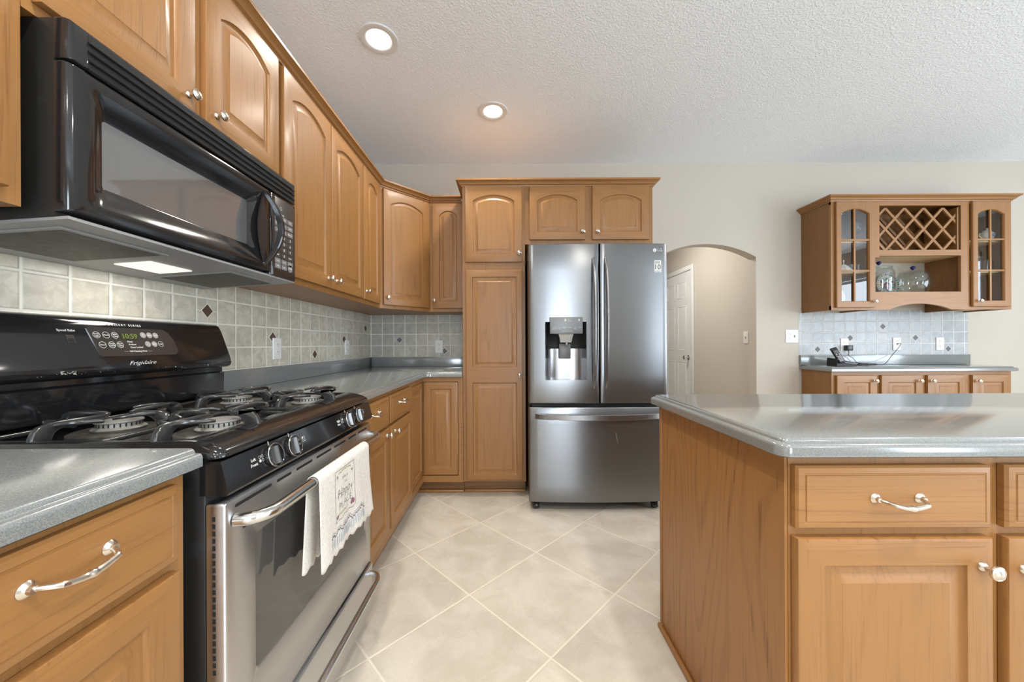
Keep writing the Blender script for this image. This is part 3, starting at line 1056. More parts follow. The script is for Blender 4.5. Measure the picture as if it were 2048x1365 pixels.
# dispenser recess
hx0, hx1, hz0, hz1 = DH
disp = MB()
yb = YD + 0.075
nseg = 14
curve = []
for i in range(nseg + 1):
    s = i / nseg
    x = hx0 + (hx1 - hx0) * s
    k = (2 * s - 1)
    curve.append((x, YD + 0.004 + 0.071 * (1 - abs(k) ** 6)))
zt = hz0 + 0.205
top = [(x, y, hz1) for x, y in curve]
mid = [(x, y, zt) for x, y in curve]
bot = [(x, y, hz0) for x, y in curve]
disp.loops([top, mid], 1, True, closed=False)
disp.loops([mid, bot], 0, True, closed=False)
disp.add(bot + [(hx1, YD, hz0), (hx0, YD, hz0)], [list(range(nseg + 3))], 0)
disp.add(top + [(hx1, YD, hz1), (hx0, YD, hz1)], [list(range(nseg + 3))], 1)
disp.build('dispenser_recess', [plain('recess_steel', (0.42, 0.42, 0.43), 0.24, 1.0), DARKGAP], ld)
px0, px1 = at(1099.8, 650, YD - 0.005).x, at(1165.3, 650, YD - 0.005).x
pz0, pz1 = at(1132, 668.3, YD - 0.005).z, at(1132, 634.8, YD - 0.005).z
MB().box(px0, px1, YD - 0.010, YD + 0.05, pz0, pz1, 0, 0.003).build('dispenser_panel', plain('panel_grey_steel', (0.20, 0.205, 0.21), 0.42, 0.6), ld)
PF = Fr((0, YD - 0.0104, 0), EA)
xm = (px0 + px1) / 2
tx = lambda X, Z: (lambda q: PF((X + q[0], Z + q[1], q[2])))
ph = pz1 - pz0
for k, (dx, s1, s2) in enumerate(((-0.078, 'Water', 'Selection'), (-0.046, 'Ice', 'Plus'), (-0.012, 'Fridge', ''), (0.022, 'Freezer', ''), (0.058, 'Air', 'Filter'), (0.088, 'Lock', ''))):
    lt = MB().text(s1, tx(xm + dx, pz0 + 0.38 * ph), 0.0085)
    if s2: lt.text(s2, tx(xm + dx, pz0 + 0.30 * ph), 0.0085)
    lt.build('button_lettering', INK, ld)
for dx, s1 in ((-0.018, 'Cubed'), (0.004, 'Water'), (0.026, 'Crushed')):
    MB().text(s1, tx(xm + dx, pz0 + 0.16 * ph), 0.0085).build('selector_lettering', INK, ld)
lt = MB().text('Smart', tx(xm + 0.008, pz0 + 0.86 * ph), 0.008, align='LEFT').text('Diagnosis', tx(xm + 0.008, pz0 + 0.77 * ph), 0.008, align='LEFT')
lt.box(xm - 0.012, xm - 0.001, YD - 0.0106, YD - 0.0100, pz0 + 0.75 * ph, pz0 + 0.89 * ph)
lt.build('diagnosis_mark', INK, ld)
MB().box(xm + 0.078, xm + 0.088, YD - 0.0106, YD - 0.0100, pz0 + 0.77 * ph, pz0 + 0.89 * ph).build('filter_light', INK, ld)
sp = MB()
sp.loops([[(xm - 0.050, YD + 0.0, pz0 + 0.002), (xm + 0.050, YD + 0.0, pz0 + 0.002), (xm + 0.050, YD + 0.05, pz0 + 0.002), (xm - 0.050, YD + 0.05, pz0 + 0.002)],
          [(xm - 0.042, YD + 0.004, pz0 - 0.022), (xm + 0.042, YD + 0.004, pz0 - 0.022), (xm + 0.042, YD + 0.05, pz0 - 0.022), (xm - 0.042, YD + 0.05, pz0 - 0.022)],
          [(xm - 0.036, YD + 0.012, pz0 - 0.056), (xm + 0.036, YD + 0.012, pz0 - 0.056), (xm + 0.036, YD + 0.05, pz0 - 0.056), (xm - 0.036, YD + 0.05, pz0 - 0.056)]], 0, False, True, True)
sp.lathe([(0.008, 0), (0.007, -0.014), (0.005, -0.016)], (xm + 0.006, YD + 0.025, pz0 - 0.056), (0, 0, 1), 14)
sp.build('spout', plain('warm_grey_plastic', (0.36, 0.35, 0.33), 0.35), ld)
MB().box(xm - 0.040, xm + 0.040, YD + 0.052, YD + 0.066, pz0 - 0.165, pz0 - 0.062, 0, 0.006).build('paddle', plain('paddle_grey', (0.13, 0.13, 0.135), 0.35), ld)
# emblem and sticker
lg = MB()
gp = at(1311, 499.7, YD)
GF = lambda x: Fr((0, sag(x) - 0.0006, 0), EA)
fr_ = GF(gp.x)
lg.join(MB().lathe([(0.0122, 0), (0.0122, 0.0008)], (gp.x, gp.z, 0), (0, 0, 1), 28, 0).xf(fr_))
lg.text('LG', lambda q: fr_((at(1316.2, 499.7, YD).x + q[0], gp.z + q[1], q[2] + 0.0004)), 0.027, 0, 'LEFT')
face = MB()
face.tube([(gp.x + 0.0088 * math.cos(math.radians(a)), gp.z + 0.0088 * math.sin(math.radians(a)), 0.0010) for a in range(60, 361, 20)] + [(gp.x + 0.003, gp.z, 0.0010)], 0.0007, 5, 1)
face.tube([(gp.x - 0.0002, gp.z + 0.0045, 0.0010), (gp.x - 0.0002, gp.z - 0.004, 0.0010), (gp.x + 0.003, gp.z - 0.004, 0.0010)], 0.0007, 5, 1)
face.lathe([(0.0012, 0.0008), (0.0012, 0.0014)], (gp.x - 0.004, gp.z + 0.003, 0), (0, 0, 1), 10, 1)
lg.join(face.xf(fr_))
lg.build('emblem', [plain('silver_print', (0.75, 0.75, 0.75), 0.35, 0.3), plain('emblem_line', (0.25, 0.25, 0.26), 0.4)], rd)
s0, s1 = at(1308.8, 543.9, YD), at(1324.2, 519.8, YD)
xs_ = (s0.x + s1.x) / 2
fr_ = Fr((0, sag(xs_) - 0.0012, 0), EA)
st_ = MB().join(fbox(fr_, s0.x, s1.x, s0.z, s1.z, -0.001, 0.0003, 0))
q = lambda dx, dz: (lambda w: fr_((xs_ + dx + w[0], s0.z + dz + w[1], w[2] + 0.0006)))
hh = s1.z - s0.z
st_.text('LINEAR', q(0, hh * 0.86), 0.0095, 1).text('INVERTER', q(0, hh * 0.75), 0.0075, 1).text('10', q(0, hh * 0.42), 0.046, 1).text('WARRANTY', q(0, hh * 0.09), 0.0072, 1)
st_.build('warranty_sticker', [plain('sticker_white', (0.72, 0.72, 0.70), 0.5), INKD], rd)

# ------------------------------------------------------------------ range
RY0, RY1 = 0.7087, 1.4712
RYC = (RY0 + RY1) / 2
t = thing('gas_range', 'black and stainless four-burner gas range with a towel on its oven handle', 'range', (-0.88, RYC, 0))
MB().box(-1.225, -0.600, RY0 + 0.004, RY1 - 0.004, 0.02, 0.887, 0, 0.004).build('body', BLACKM, t)
for x in (-1.15, -0.68):
    for y in (RY0 + 0.05, RY1 - 0.05):
        MB().lathe([(0.018, 0), (0.018, 0.012), (0.010, 0.014), (0.010, 0.0195)], (x, y, 0), (0, 0, 1), 12).build('levelling_foot', BLACKP, t)
# cooktop: a tray with a raised rounded rim
ck = MB()
cx0, cx1, cy0, cy1 = -1.205, -0.5655, RY0, RY1


def rr(x0, x1, y0, y1, r, z, n=5):
    out = []
    for (cx, cy, a0) in ((x1 - r, y0 + r, -90), (x1 - r, y1 - r, 0), (x0 + r, y1 - r, 90), (x0 + r, y0 + r, 180)):
        for i in range(n + 1):
            a = math.radians(a0 + 90 * i / n)
            out.append((cx + r * math.cos(a), cy + r * math.sin(a), z))
    return out


prof = [(0.004, 0.8875, 0), (0.0, 0.890, 0), (0.0, 0.896, 0), (0.003, 0.903, 0), (0.010, 0.910, 0), (0.022, 0.918, 0), (0.030, 0.9215, 0), (0.036, 0.9225, 0), (0.044, 0.9225, 0), (0.050, 0.9205, 0), (0.058, 0.910, 0), (0.066, 0.9065, 0)]
ck.loops([rr(cx0 + d * 0.6, cx1 - d * 1.9, cy0 + d * 0.55, cy1 - d * 0.55, max(0.004, 0.022 - d * 0.2), z) for d, z, _ in prof], 0, True, True, True)
ck.build('cooktop', BLACK, t, sharp=60)
# burners
BURN = [(-0.715, 0.895), (-0.965, 0.895), (-0.715, 1.285), (-0.965, 1.285)]
for bx, by in BURN:
    mb = MB().lathe([(0.088, 0.9065), (0.080, 0.9095), (0.060, 0.9080), (0.052, 0.9085)], (bx, by, 0), (0, 0, 1), 32, 2)
    mb.lathe([(0.047, 0.908), (0.050, 0.913), (0.046, 0.916), (0.041, 0.918), (0.041, 0.9265), (0.043, 0.9275)], (bx, by, 0), (0, 0, 1), 32, 0)
    for i in range(26):
        a = 2 * PI * i / 26
        d = Vector((math.cos(a), math.sin(a), 0))
        pz_ = Vector((bx, by, 0.9225)) + d * 0.0412
        e = Vector((-d.y, d.x, 0)) * 0.0014
        zz = Vector((0, 0, 0.0040))
        mb.add([pz_ - e - zz + d * 0.0006, pz_ + e - zz + d * 0.0006, pz_ + e + zz + d * 0.0006, pz_ - e + zz + d * 0.0006], [(0, 1, 2, 3)], 3)
    mb.lathe([(0.0435, 0.9276), (0.0445, 0.9290), (0.0430, 0.9310), (0.036, 0.9325), (0.010, 0.9330)], (bx, by, 0), (0, 0, 1), 32, 1)
    mb.build('burner', [ALU, plain('grey_burner_cap', (0.20, 0.195, 0.185), 0.5), PAN, DARKGAP], t)


def fin(mb, ex, ey, dx, dy, reach):
    """one cast finger: a deep fin rising from the ring and reaching in over the burner"""
    prof = [(-0.007, 0.911), (-0.006, 0.926), (-0.001, 0.939), (0.008, 0.948), (0.022, 0.9528), (0.045, 0.9540), (0.6 * reach, 0.9538), (0.92 * reach, 0.9525), (reach, 0.9480), (reach - 0.001, 0.9435),
            (0.9 * reach, 0.9425), (0.6 * reach, 0.9430), (0.058, 0.9420), (0.044, 0.9385), (0.034, 0.9315), (0.029, 0.921), (0.028, 0.911)]
    bm = bmesh.new()
    w = 0.0062
    A = [bm.verts.new((s, -w, z)) for s, z in prof]
    B_ = [bm.verts.new((s, w, z)) for s, z in prof]
    n = len(prof)
    bm.faces.new(A)
    bm.faces.new(B_[::-1])
    for i in range(n):
        bm.faces.new((A[i], B_[i], B_[(i + 1) % n], A[(i + 1) % n]))
    bmesh.ops.recalc_face_normals(bm, faces=bm.faces)
    ed = [e for e in bm.edges if abs(e.verts[0].co.y - e.verts[1].co.y) < 1e-6]
    bmesh.ops.bevel(bm, geom=ed, offset=0.0026, segments=2, affect='EDGES', profile=0.5)
    for v in bm.verts:
        s, q, z = v.co
        v.co = Vector((ex + dx * s - dy * q, ey + dy * s + dx * q, z))
    mb.bm(bm, 0, True)


# cast iron grates: one per side, four arched fingers over each burner
for by in (0.895, 1.285):
    g = MB()
    xa, xb, ya, yb_ = -1.105, -0.622, by - 0.165, by + 0.165
    ring = rr(xa, xb, ya, yb_, 0.03, 0.9150)
    g.tube(ring + ring[:2], 1.0, flat=(0.012, 0.010, (0, 0, 1)))
    g.tube([(-0.840, ya, 0.915), (-0.840, yb_, 0.915)], 1.0, flat=(0.012, 0.010, (0, 0, 1)))
    for bx in (-0.715, -0.965):
        xo = xb if bx > -0.84 else xa
        xi = -0.840
        ends = [((bx, ya), (0, 1)), ((bx, yb_), (0, -1)), ((xo, by), (-1 if xo > bx else 1, 0)), ((xi, by), (1 if bx > xi else -1, 0))]
        for q_, ((ex, ey), (dx, dy)) in enumerate(ends):
            reach = abs(bx - ex) + abs(by - ey) - 0.026
            fin(g, ex, ey, dx, dy, reach)
            if q_ == 2:
                continue
            for sg in (-1, 1):            # curled horns rising off the finger near its foot
                nx_, ny_ = -dy * sg, dx * sg
                b0 = Vector((ex + dx * 0.034, ey + dy * 0.034, 0.947))
                hp = [b0 + Vector((nx_, ny_, 0)) * s + Vector((dx, dy, 0)) * f + Vector((0, 0, z)) for s, f, z in ((0, 0, 0), (0.018, 0.004, 0.0022), (0.036, 0.014, 0.0022), (0.050, 0.030, 0.001), (0.056, 0.046, -0.002))]
                g.tube(hp, [0.9, 0.85, 0.8, 0.75, 0.6], flat=(0.011, 0.011, (0, 0, 1)))
    for fx in (xa + 0.01, xb - 0.01):
        for fy in (ya + 0.01, yb_ - 0.01):
            g.lathe([(0.006, 0.9066), (0.006, 0.915)], (fx, fy, 0), (0, 0, 1), 10)
    g.build('burner_grate', IRON, t, sharp=50)
# sloped knob panel
kp = MB().prism([(-0.610, 0.884), (-0.5680, 0.884), (-0.5525, 0.822), (-0.556, 0.816), (-0.610, 0.816)], RY0 + 0.003, RY1 - 0.003, 'y')
kpo = kp.build('knob_panel', BLACK, t)
pang = math.atan2(0.0155, 0.062)
PN = Vector((math.cos(pang), 0, math.sin(pang)))
PU = Vector((-math.sin(pang), 0, math.cos(pang)))
PO = Vector((-0.5602, 0, 0.853))
KP = lambda a, b, c: PO + Vector((0, a, 0)) + PU * b + PN * c
KY = (0.852, 0.930, 1.252, 1.332)
GRIP = plain('grey_knob_grip', (0.10, 0.10, 0.10), 0.18, 0.3)
for y in KY:
    k = MB()
    mp = lambda p, y=y: KP(y + p[0], p[1], p[2])
    a = MB().lathe([(0.0235, 0.0), (0.0235, 0.004), (0.021, 0.006)], (0, 0, 0), (0, 0, 1), 28, 0)
    a.lathe([(0.0265, 0.004), (0.0275, 0.010), (0.0265, 0.016), (0.0245, 0.0165), (0.0235, 0.010)], (0, 0, 0), (0, 0, 1), 32, 1, False, False)
    a.loops([[(-0.0070, b, 0.006), (0.0070, b, 0.006), (0.0020, b, 0.0205), (-0.0020, b, 0.0205)] for b in (-0.0205, -0.018, 0.018, 0.0205)], 2, False, True, True)
    a.tube([(0.0270 * math.cos(2 * PI * i / 36), 0.0270 * math.sin(2 * PI * i / 36), 0.0130) for i in range(37)], 0.0011, 6, 4)
    a.box(-0.0012, 0.0012, 0.0255, 0.0345, -0.0002, 0.0004, 3)
    a.xf(mp).build('burner_knob', [BLACKP, SMOKE, GRIP, INK, CHROME], t)
for y, s1, s2, hot in ((KY[0] - 0.052, 'Left', 'Front', 2), (KY[1] + 0.040, 'Left', 'Rear', 0), (KY[2] - 0.052, 'Right', 'Rear', 1), (KY[3] + 0.040, 'Right', 'Front', 3)):
    kl = MB()
    kl.text(s1, lambda q, y=y: KP(y - 0.006 + q[0], 0.008 + q[1], 0.0004 + q[2]), 0.0095)
    kl.text(s2, lambda q, y=y: KP(y - 0.006 + q[0], -0.003 + q[1], 0.0004 + q[2]), 0.0095)
    for i in range(4):
        ca, cb = y + 0.014 + 0.0085 * (i % 2), 0.0085 - 0.0085 * (i // 2)
        pr = [(0.0034, 0.0002), (0.0034, 0.0006)] if i == hot else [(0.0026, 0.0006), (0.0034, 0.0006)]
        kl.join(MB().lathe(pr, (ca, cb, 0), (0, 0, 1), 14, 0, i == hot, i == hot).xf(lambda p: KP(p[0], p[1], p[2])))
    kl.build('knob_lettering', INK, t)
# oven door
XD = -0.5600
G = Fr((XD, 0, 0), EB)
oy0, oy1, oz0, oz1 = RY0 + 0.004, RY1 - 0.004, 0.238, 0.800
wy0, wy1, wz0, wz1 = 0.801, 1.405, 0.396, 0.697
dr = MB()
N4 = 5


def rr2(a0, a1, b0, b1, r, c, n=4):
    return [(p[0], p[1], c) for p in rr(a0, a1, b0, b1, r, 0, n)]


dl = [rr2(oy0 + d, oy1 - d, oz0 + d, oz1 - d, 0.006, c) for d, c in ((0, -0.038), (0, -0.006), (0.002, -0.002), (0.006, 0.0))]
dr.loops(dl, 0, True, True, False)
dr.loops([rr2(oy0 + 0.006, oy1 - 0.006, oz0 + 0.006, oz1 - 0.006, 0.006, 0), rr2(wy0 - 0.004, wy1 + 0.004, wz0 - 0.004, wz1 + 0.004, 0.012, 0), rr2(wy0, wy1, wz0, wz1, 0.010, -0.003)], 0, False, False, False)
dr.xf(G)
door = dr.build('oven_door', STEEL, t)
wn = MB().loops([rr2(wy0 - 0.0005, wy1 + 0.0005, wz0 - 0.0005, wz1 + 0.0005, 0.010, -0.0028)], 0)
wn.f.append(list(range(len(wn.v)))); wn.m.append(0); wn.s.append(False)
wn2 = MB()
wn2.loops([rr2(wy0, wy1, wz0, wz1, 0.010, -0.0029), rr2(wy0, wy1, wz0, wz1, 0.010, -0.012)], 0, False, True, True)
wn2.xf(G).build('oven_window', DGLASS, door)
edges = [0.738, 0.852, 0.872, 0.930, 0.952, 1.030, 1.052, 1.140, 1.160, 1.240, 1.262, 1.325, 1.345, 1.425]
for i in range(0, len(edges), 2):
    v_ = rr2(edges[i], edges[i + 1], 0.7815, 0.7885, 0.0034, 0.0004)
    MB().add(v_, [list(range(len(v_)))], 0).xf(G).build('vent_slot', DARKGAP, door)
for a, b in ((0.760, 0.800), (1.375, 1.415)):
    MB().add([(a, 0.728, 0.0004), (b + 0.004, 0.728, 0.0004), (b + 0.01, 0.738, 0.0004), (a, 0.738, 0.0004)], [(0, 1, 2, 3)], 0).xf(G).build('vent_slot', DARKGAP, door)
vs = MB()
for i in range(22):
    z = 0.775 - i * 0.0145
    vs.box(XD - 0.026, XD - 0.020, oy0 - 0.0006, oy0 + 0.001, z - 0.0095, z)
vs.build('side_vent_row', DARKGAP, door)


def bar(ya_, yb2, z, x_in, x_out, r, name, parent, m):
    pts = [(x_in, ya_, z), (x_in + 0.014, ya_ + 0.003, z)]
    for i in range(1, 6):
        a = PI / 2 * i / 5
        pts.append((x_in + 0.014 + (x_out - x_in - 0.014) * math.sin(a), ya_ + 0.003 + 0.055 * (1 - math.cos(a)), z))
    q = [(x, ya_ + yb2 - y, z_) for x, y, z_ in reversed(pts)]
    return MB().tube(pts + q, r, 16).build(name, m, parent)


bar(0.738, 1.442, 0.757, XD + 0.0002, -0.507, 0.0135, 'oven_handle', door, CHROME)
dw_ = MB()
dw_.loops([rr2(oy0 + d, oy1 - d, 0.042 + d, 0.2325 - d, 0.005, c) for d, c in ((0, -0.035), (0, -0.004), (0.004, 0.0))], 0, True, True, True)
dw_.xf(Fr((XD + 0.006, 0, 0), EB))
drw = dw_.build('storage_drawer', STEEL, t)
bar(0.745, 1.440, 0.200, XD + 0.0062, -0.508, 0.0105, 'drawer_handle', drw, CHROME)
# backguard
bgp = [(-1.226, 0.9226), (-1.150, 0.9226), (-1.148, 1.006), (-1.156, 1.012), (-1.156, 1.026), (-1.132, 1.030), (-1.1220, 1.036), (-1.1185, 1.046), (-1.121, 1.062), (-1.136, 1.105), (-1.150, 1.145), (-1.160, 1.172), (-1.168, 1.188), (-1.178, 1.195), (-1.192, 1.198), (-1.226, 1.198)]
RB0, RB1 = RY0 + 0.004, RY1 - 0.004
bgm = MB()
ringA = []
for y, k in ((RB0, 0.012), (RB0 + 0.003, 0.005), (RB0 + 0.010, 0.0), (RB1 - 0.010, 0.0), (RB1 - 0.003, 0.005), (RB1, 0.012)):
    L_ = []
    for x, z in bgp:
        zz = z - (k if z > 1.15 else 0)
        xx = x - (k if x > -1.22 else 0)
        L_.append((xx, y, zz))
    ringA.append(L_)
bgm.loops(ringA, 0, True, True, True)
bgo = bgm.build('backguard', BLACK, t, sharp=40)


def slope(y, z, c=0.0):
    for i in range(len(bgp) - 1):
        (xa, za), (xb, zb_) = bgp[i], bgp[i + 1]
        if i >= 7 and za <= z <= zb_:
            s = (z - za) / (zb_ - za)
            n = Vector((zb_ - za, 0, -(xb - xa))).normalized()
            return Vector((xa + (xb - xa) * s, y, z)) + n * c
    return Vector((-1.13, y, z))


ins = []
for y, z in ((0.992, 1.168), (0.985, 1.163), (0.996, 1.092), (1.004, 1.083), (1.224, 1.083), (1.236, 1.092), (1.238, 1.104), (1.232, 1.140), (1.220, 1.160), (1.206, 1.168)):
    ins.append((y, z))
im = MB()
cy_, cz_ = 1.11, 1.126
L1 = [slope(y, z, 0.0002) for y, z in ins]
L2 = [slope(cy_ + (y - cy_) * 0.99, cz_ + (z - cz_) * 0.97, 0.0022) for y, z in ins]
im.loops([L1, L2], 0, False, False, True)
im.build('clock_panel', plain('dark_brown_panel', (0.035, 0.031, 0.030), 0.22), bgo)
PF_ = lambda y0, z0, c=0.0026: (lambda q: slope(y0 + q[0], z0 + q[1], c + q[2]))
dm = MB()
dv_ = [slope(y, z, 0.0026) for y, z in ((1.068, 1.133), (1.116, 1.133), (1.118, 1.151), (1.066, 1.151))]
dm.add(dv_, [(0, 1, 2, 3)], 0)
dm.text('10:59', PF_(1.092, 1.142, 0.0030), 0.0205, 1)
dm.build('clock_display', [plain('display_dark_green', (0.030, 0.035, 0.014), 0.3), LED], bgo)
bl = MB()
ring_ = lambda y, z, r=0.0092, f=False: bl.join(MB().lathe([(r * (0.0 if f else 0.90), 0), (r, 0)], (0, 0, 0), (0, 0, 1), 22, 1 if f else 0, False, False).xf(lambda p: slope(y + p[0], z + p[1], 0.0027)))
for y, z, s in ((1.005, 1.145, 'Oven\nLight'), (1.029, 1.145, 'Clock'), (1.052, 1.145, 'Bake\nTime'), (1.012, 1.117, 'Clean'), (1.036, 1.117, 'Timer\nOn/Off'), (1.058, 1.117, 'Start\nTime')):
    ring_(y, z)
    bl.text(s, PF_(y, z, 0.0028), 0.0058, 0)
for y, z, s in ((1.134, 1.147, '^'), (1.154, 1.147, 'Bake'), (1.174, 1.147, 'Broil'), (1.140, 1.119, 'v'), (1.161, 1.119, 'Clear'), (1.182, 1.119, 'Lock')):
    ring_(y, z, 0.0090, s != 'Lock')
    bl.text(s, PF_(y, z, 0.0030), 0.0058, 0)
for i, s in enumerate(('Oven', 'Preheat', 'Door Locked')):
    bl.text(s, PF_(1.080 + i * 0.002, 1.126 - i * 0.0085, 0.0028), 0.0068, 0, 'LEFT')
bl.text('- - -  Self-Cleaning Oven  - - -', PF_(1.104, 1.0975, 0.0028), 0.0068, 0)
MB().text('G A L L E R Y   S E R I E S', PF_(1.092, 1.1765, 0.0006), 0.0085, 0, sx=1.05).build('series_lettering', INK, bgo)
MB().text('Frigidaire', PF_(1.106, 1.0625, 0.0008), 0.0165, 0, shear=0.5, sx=1.30, thin=0.012).build('brand_lettering', INK, bgo)
MB().text('Speed Bake', PF_(0.940, 1.156, 0.0006), 0.0085, 0).build('switch_lettering', INK, bgo)
bl.build('touch_pads', [INK, plain('grey_touch_pad', (0.30, 0.29, 0.28), 0.4)], bgo)
sw = MB()
sw.add([slope(0.935, 1.123, 0.0008), slope(0.953, 1.123, 0.0008), slope(0.953, 1.144, 0.0008), slope(0.935, 1.144, 0.0008)], [(0, 1, 2, 3)], 0)
sw.add([slope(0.938, 1.125, 0.0012), slope(0.950, 1.125, 0.0012), slope(0.950, 1.134, 0.0014), slope(0.938, 1.134, 0.0014), slope(0.938, 1.125, 0.0008), slope(0.950, 1.125, 0.0008)], [(0, 1, 2, 3), (0, 4, 5, 1), (0, 3, 4), (1, 5, 2)], 1)
sw.build('rocker_switch', [BLACKM, BLACKP], bgo)
sp_ = MB()
random.seed(3)
for i in range(46):
    y = 0.72 + random.random() * 0.73
    sp_.lathe([(0.0006 + 0.0016 * random.random() ** 3, 0.0), (0.0003, 0.0004)], (-1.1186 - random.random() * 0.001, y, 1.040 + random.random() * 0.008), (1, 0, 0.1), 7)
for i in range(14):
    y = 0.90 + random.random() * 0.03
    sp_.box(-1.1184, -1.1178, y, y + 0.002 + 0.006 * random.random(), 1.041 + random.random() * 0.006, 1.043 + random.random() * 0.008)
sp_.build('grease_flecks', plain('dried_grease', (0.42, 0.40, 0.37), 0.7), bgo)['kind'] = 'stuff'

# ------------------------------------------------------------------ dish towel over the oven handle
tw = thing('dish_towel', 'white cotton dish towel with a printed motto hung over the oven handle', 'towel', (-0.50, 1.1, 0.757))
HX, HZ, HR = -0.507, 0.757, 0.0168
TY0, TY1 = 0.935, 1.268


def towel_pt(s, y, c=0.0):
    """s in 0..1: back hem, over the bar, front hem; y along the bar"""
    k = (y - TY0) / (TY1 - TY0)
    wav = 0.0045 * math.sin(k * 9.0 + 0.6) + 0.0025 * math.sin(k * 21.0)
    Lb, Lf, arcL = 0.235, 0.232, PI * HR
    zb = 0.004 * math.sin(k * 58) + 0.0025 * math.sin(k * 23 + 1)
    tot = Lb + arcL + Lf
    d = s * tot
    if d < Lb:
        f = 1 - d / Lb
        z = HZ - f * (Lb + zb - 0.006)
        x = HX - HR + f * (0.004 - 0.010 + wav * 1.2)
        y2 = y - 0.012 * f * (1 - 2 * k) - 0.006 * f
        nx = -1
    elif d < Lb + arcL:
        a = PI * (d - Lb) / arcL
        return Vector((HX - (HR + c) * math.cos(a), y, HZ + (HR + c) * math.sin(a)))
    else:
        f = (d - Lb - arcL) / Lf
        z = HZ - f * (Lf + zb)
        x = HX + HR + f * (0.004 + wav) + 0.003 * f * f
        y2 = y + 0.030 * f * f * (k - 0.3)
        nx = 1
    return Vector((x + nx * c, y2, z))


nS, nY = 60, 70
V = [towel_pt(i / nS, TY0 + (TY1 - TY0) * j / nY) for i in range(nS + 1) for j in range(nY + 1)]
Fc = [(i * (nY + 1) + j, i * (nY + 1) + j + 1, (i + 1) * (nY + 1) + j + 1, (i + 1) * (nY + 1) + j) for i in range(nS) for j in range(nY)]
cl = MB().add(V, Fc, 0, True).build('cloth', TOWEL, tw, sharp=80)
md = cl.modifiers.new('thickness', 'SOLIDIFY')
md.thickness = 0.0016
md.offset = -1
S0 = (0.235 + PI * HR) / (0.235 + PI * HR + 0.232)


def tf(y, dz, c=0.0012):
    return towel_pt(S0 + (1 - S0) * dz / 0.232, y, c)


TP = lambda y0, d0: (lambda q: tf(y0 + q[0], d0 - q[1], 0.0014))
pr = MB()


def line(pts, w, mi):
    for a, b in zip(pts, pts[1:]):
        n = max(1, int(math.hypot(b[0] - a[0], b[1] - a[1]) / 0.006))
        for i in range(n):
            p = (a[0] + (b[0] - a[0]) * i / n, a[1] + (b[1] - a[1]) * i / n)
            q2 = (a[0] + (b[0] - a[0]) * (i + 1) / n, a[1] + (b[1] - a[1]) * (i + 1) / n)
            d = Vector((q2[0] - p[0], q2[1] - p[1]))
            if d.length < 1e-7: continue
            e = Vector((-d.y, d.x)).normalized() * w / 2
            pr.add([tf(p[0] - e.x, p[1] - e.y), tf(p[0] + e.x, p[1] + e.y), tf(q2[0] + e.x, q2[1] + e.y), tf(q2[0] - e.x, q2[1] - e.y)], [(0, 1, 2, 3)], mi)


def blob(y, d, r1, r2, ang, mi):
    V_ = []
    for i in range(10):
        a = 2 * PI * i / 10
        ex, ey = r1 * math.cos(a), r2 * math.sin(a)
        V_.append(tf(y + ex * math.cos(ang) - ey * math.sin(ang), d + ex * math.sin(ang) + ey * math.cos(ang), 0.0013))
    pr.add(V_, [list(range(10))], mi)


by0, by1, bd0, bd1 = 1.018, 1.142, 0.006, 0.146
line([(by0, bd0), (by1, bd0), (by1, bd1), (by0, bd1), (by0, bd0)], 0.0012, 0)
ymid = (by0 + by1) / 2
pr.text('this is', TP(ymid, 0.034), 0.016, 0, thin=0.015).text('our', TP(ymid + 0.006, 0.050), 0.013, 0, thin=0.015)
pr.text('Happy', TP(ymid, 0.076), 0.040, 0, shear=0.25, thin=0.022).text('PLACE', TP(ymid, 0.111), 0.029, 0, sx=1.05, thin=0.024)
for i in range(11):
    blob(by0 + 0.024 + i * 0.0075, 0.016 - 0.004 * math.sin(i * 0.3), 0.0042, 0.0016, (0.6 if i % 2 else -0.6), 1 if i % 3 else 2)
for i in range(8):
    blob(by0 + 0.018 + i * 0.0085, 0.132 - 0.003 * math.sin(i), 0.0042, 0.0017, (0.6 if i % 2 else -0.6), 1 if i % 3 else 2)
for y, d, r in ((by1 - 0.016, 0.124, 0.0075), (by1 - 0.010, 0.131, 0.006), (by1 - 0.022, 0.131, 0.0055), (by0 + 0.010, 0.136, 0.006)):
    for k in range(5):
        a = 2 * PI * k / 5
        blob(y + r * 0.5 * math.cos(a), d + r * 0.5 * math.sin(a), r * 0.5, r * 0.42, a, 3)
for y, d in ((by0 + 0.014, 0.024), (by1 - 0.014, 0.030)):
    blob(y, d, 0.0055, 0.0035, 1.0, 4)
zig, step = [], 0
y = 0.985
d0 = 0.178
while y < 1.20:
    up = 0.0035 if step % 2 else -0.0035
    zig.append((y, d0 + up - (0.006 if step % 12 > 6 else 0.0)))
    y += 0.0055
    step += 1
line(zig, 0.0022, 5)
line([(p[0], d0 - 0.008 - (0.006 if i % 12 > 6 else 0)) for i, p in enumerate(zig)], 0.0010, 5)
for i in range(20):
    y = 0.992 + i * 0.0105
    if y < 1.195:
        line([(y, d0 + 0.008), (y, d0 + 0.032)], 0.0042, 6)
pr.build('print', [plain('towel_ink', (0.10, 0.10, 0.11), 0.9), plain('leaf_green', (0.38, 0.42, 0.16), 0.9), plain('leaf_ochre', (0.50, 0.40, 0.16), 0.9), plain('berry_purple', (0.27, 0.12, 0.18), 0.9),
                   plain('taupe_ink', (0.33, 0.29, 0.22), 0.9), plain('navy_ink', (0.10, 0.115, 0.20), 0.9), plain('pale_blue_ink', (0.50, 0.55, 0.66), 0.9)], tw)

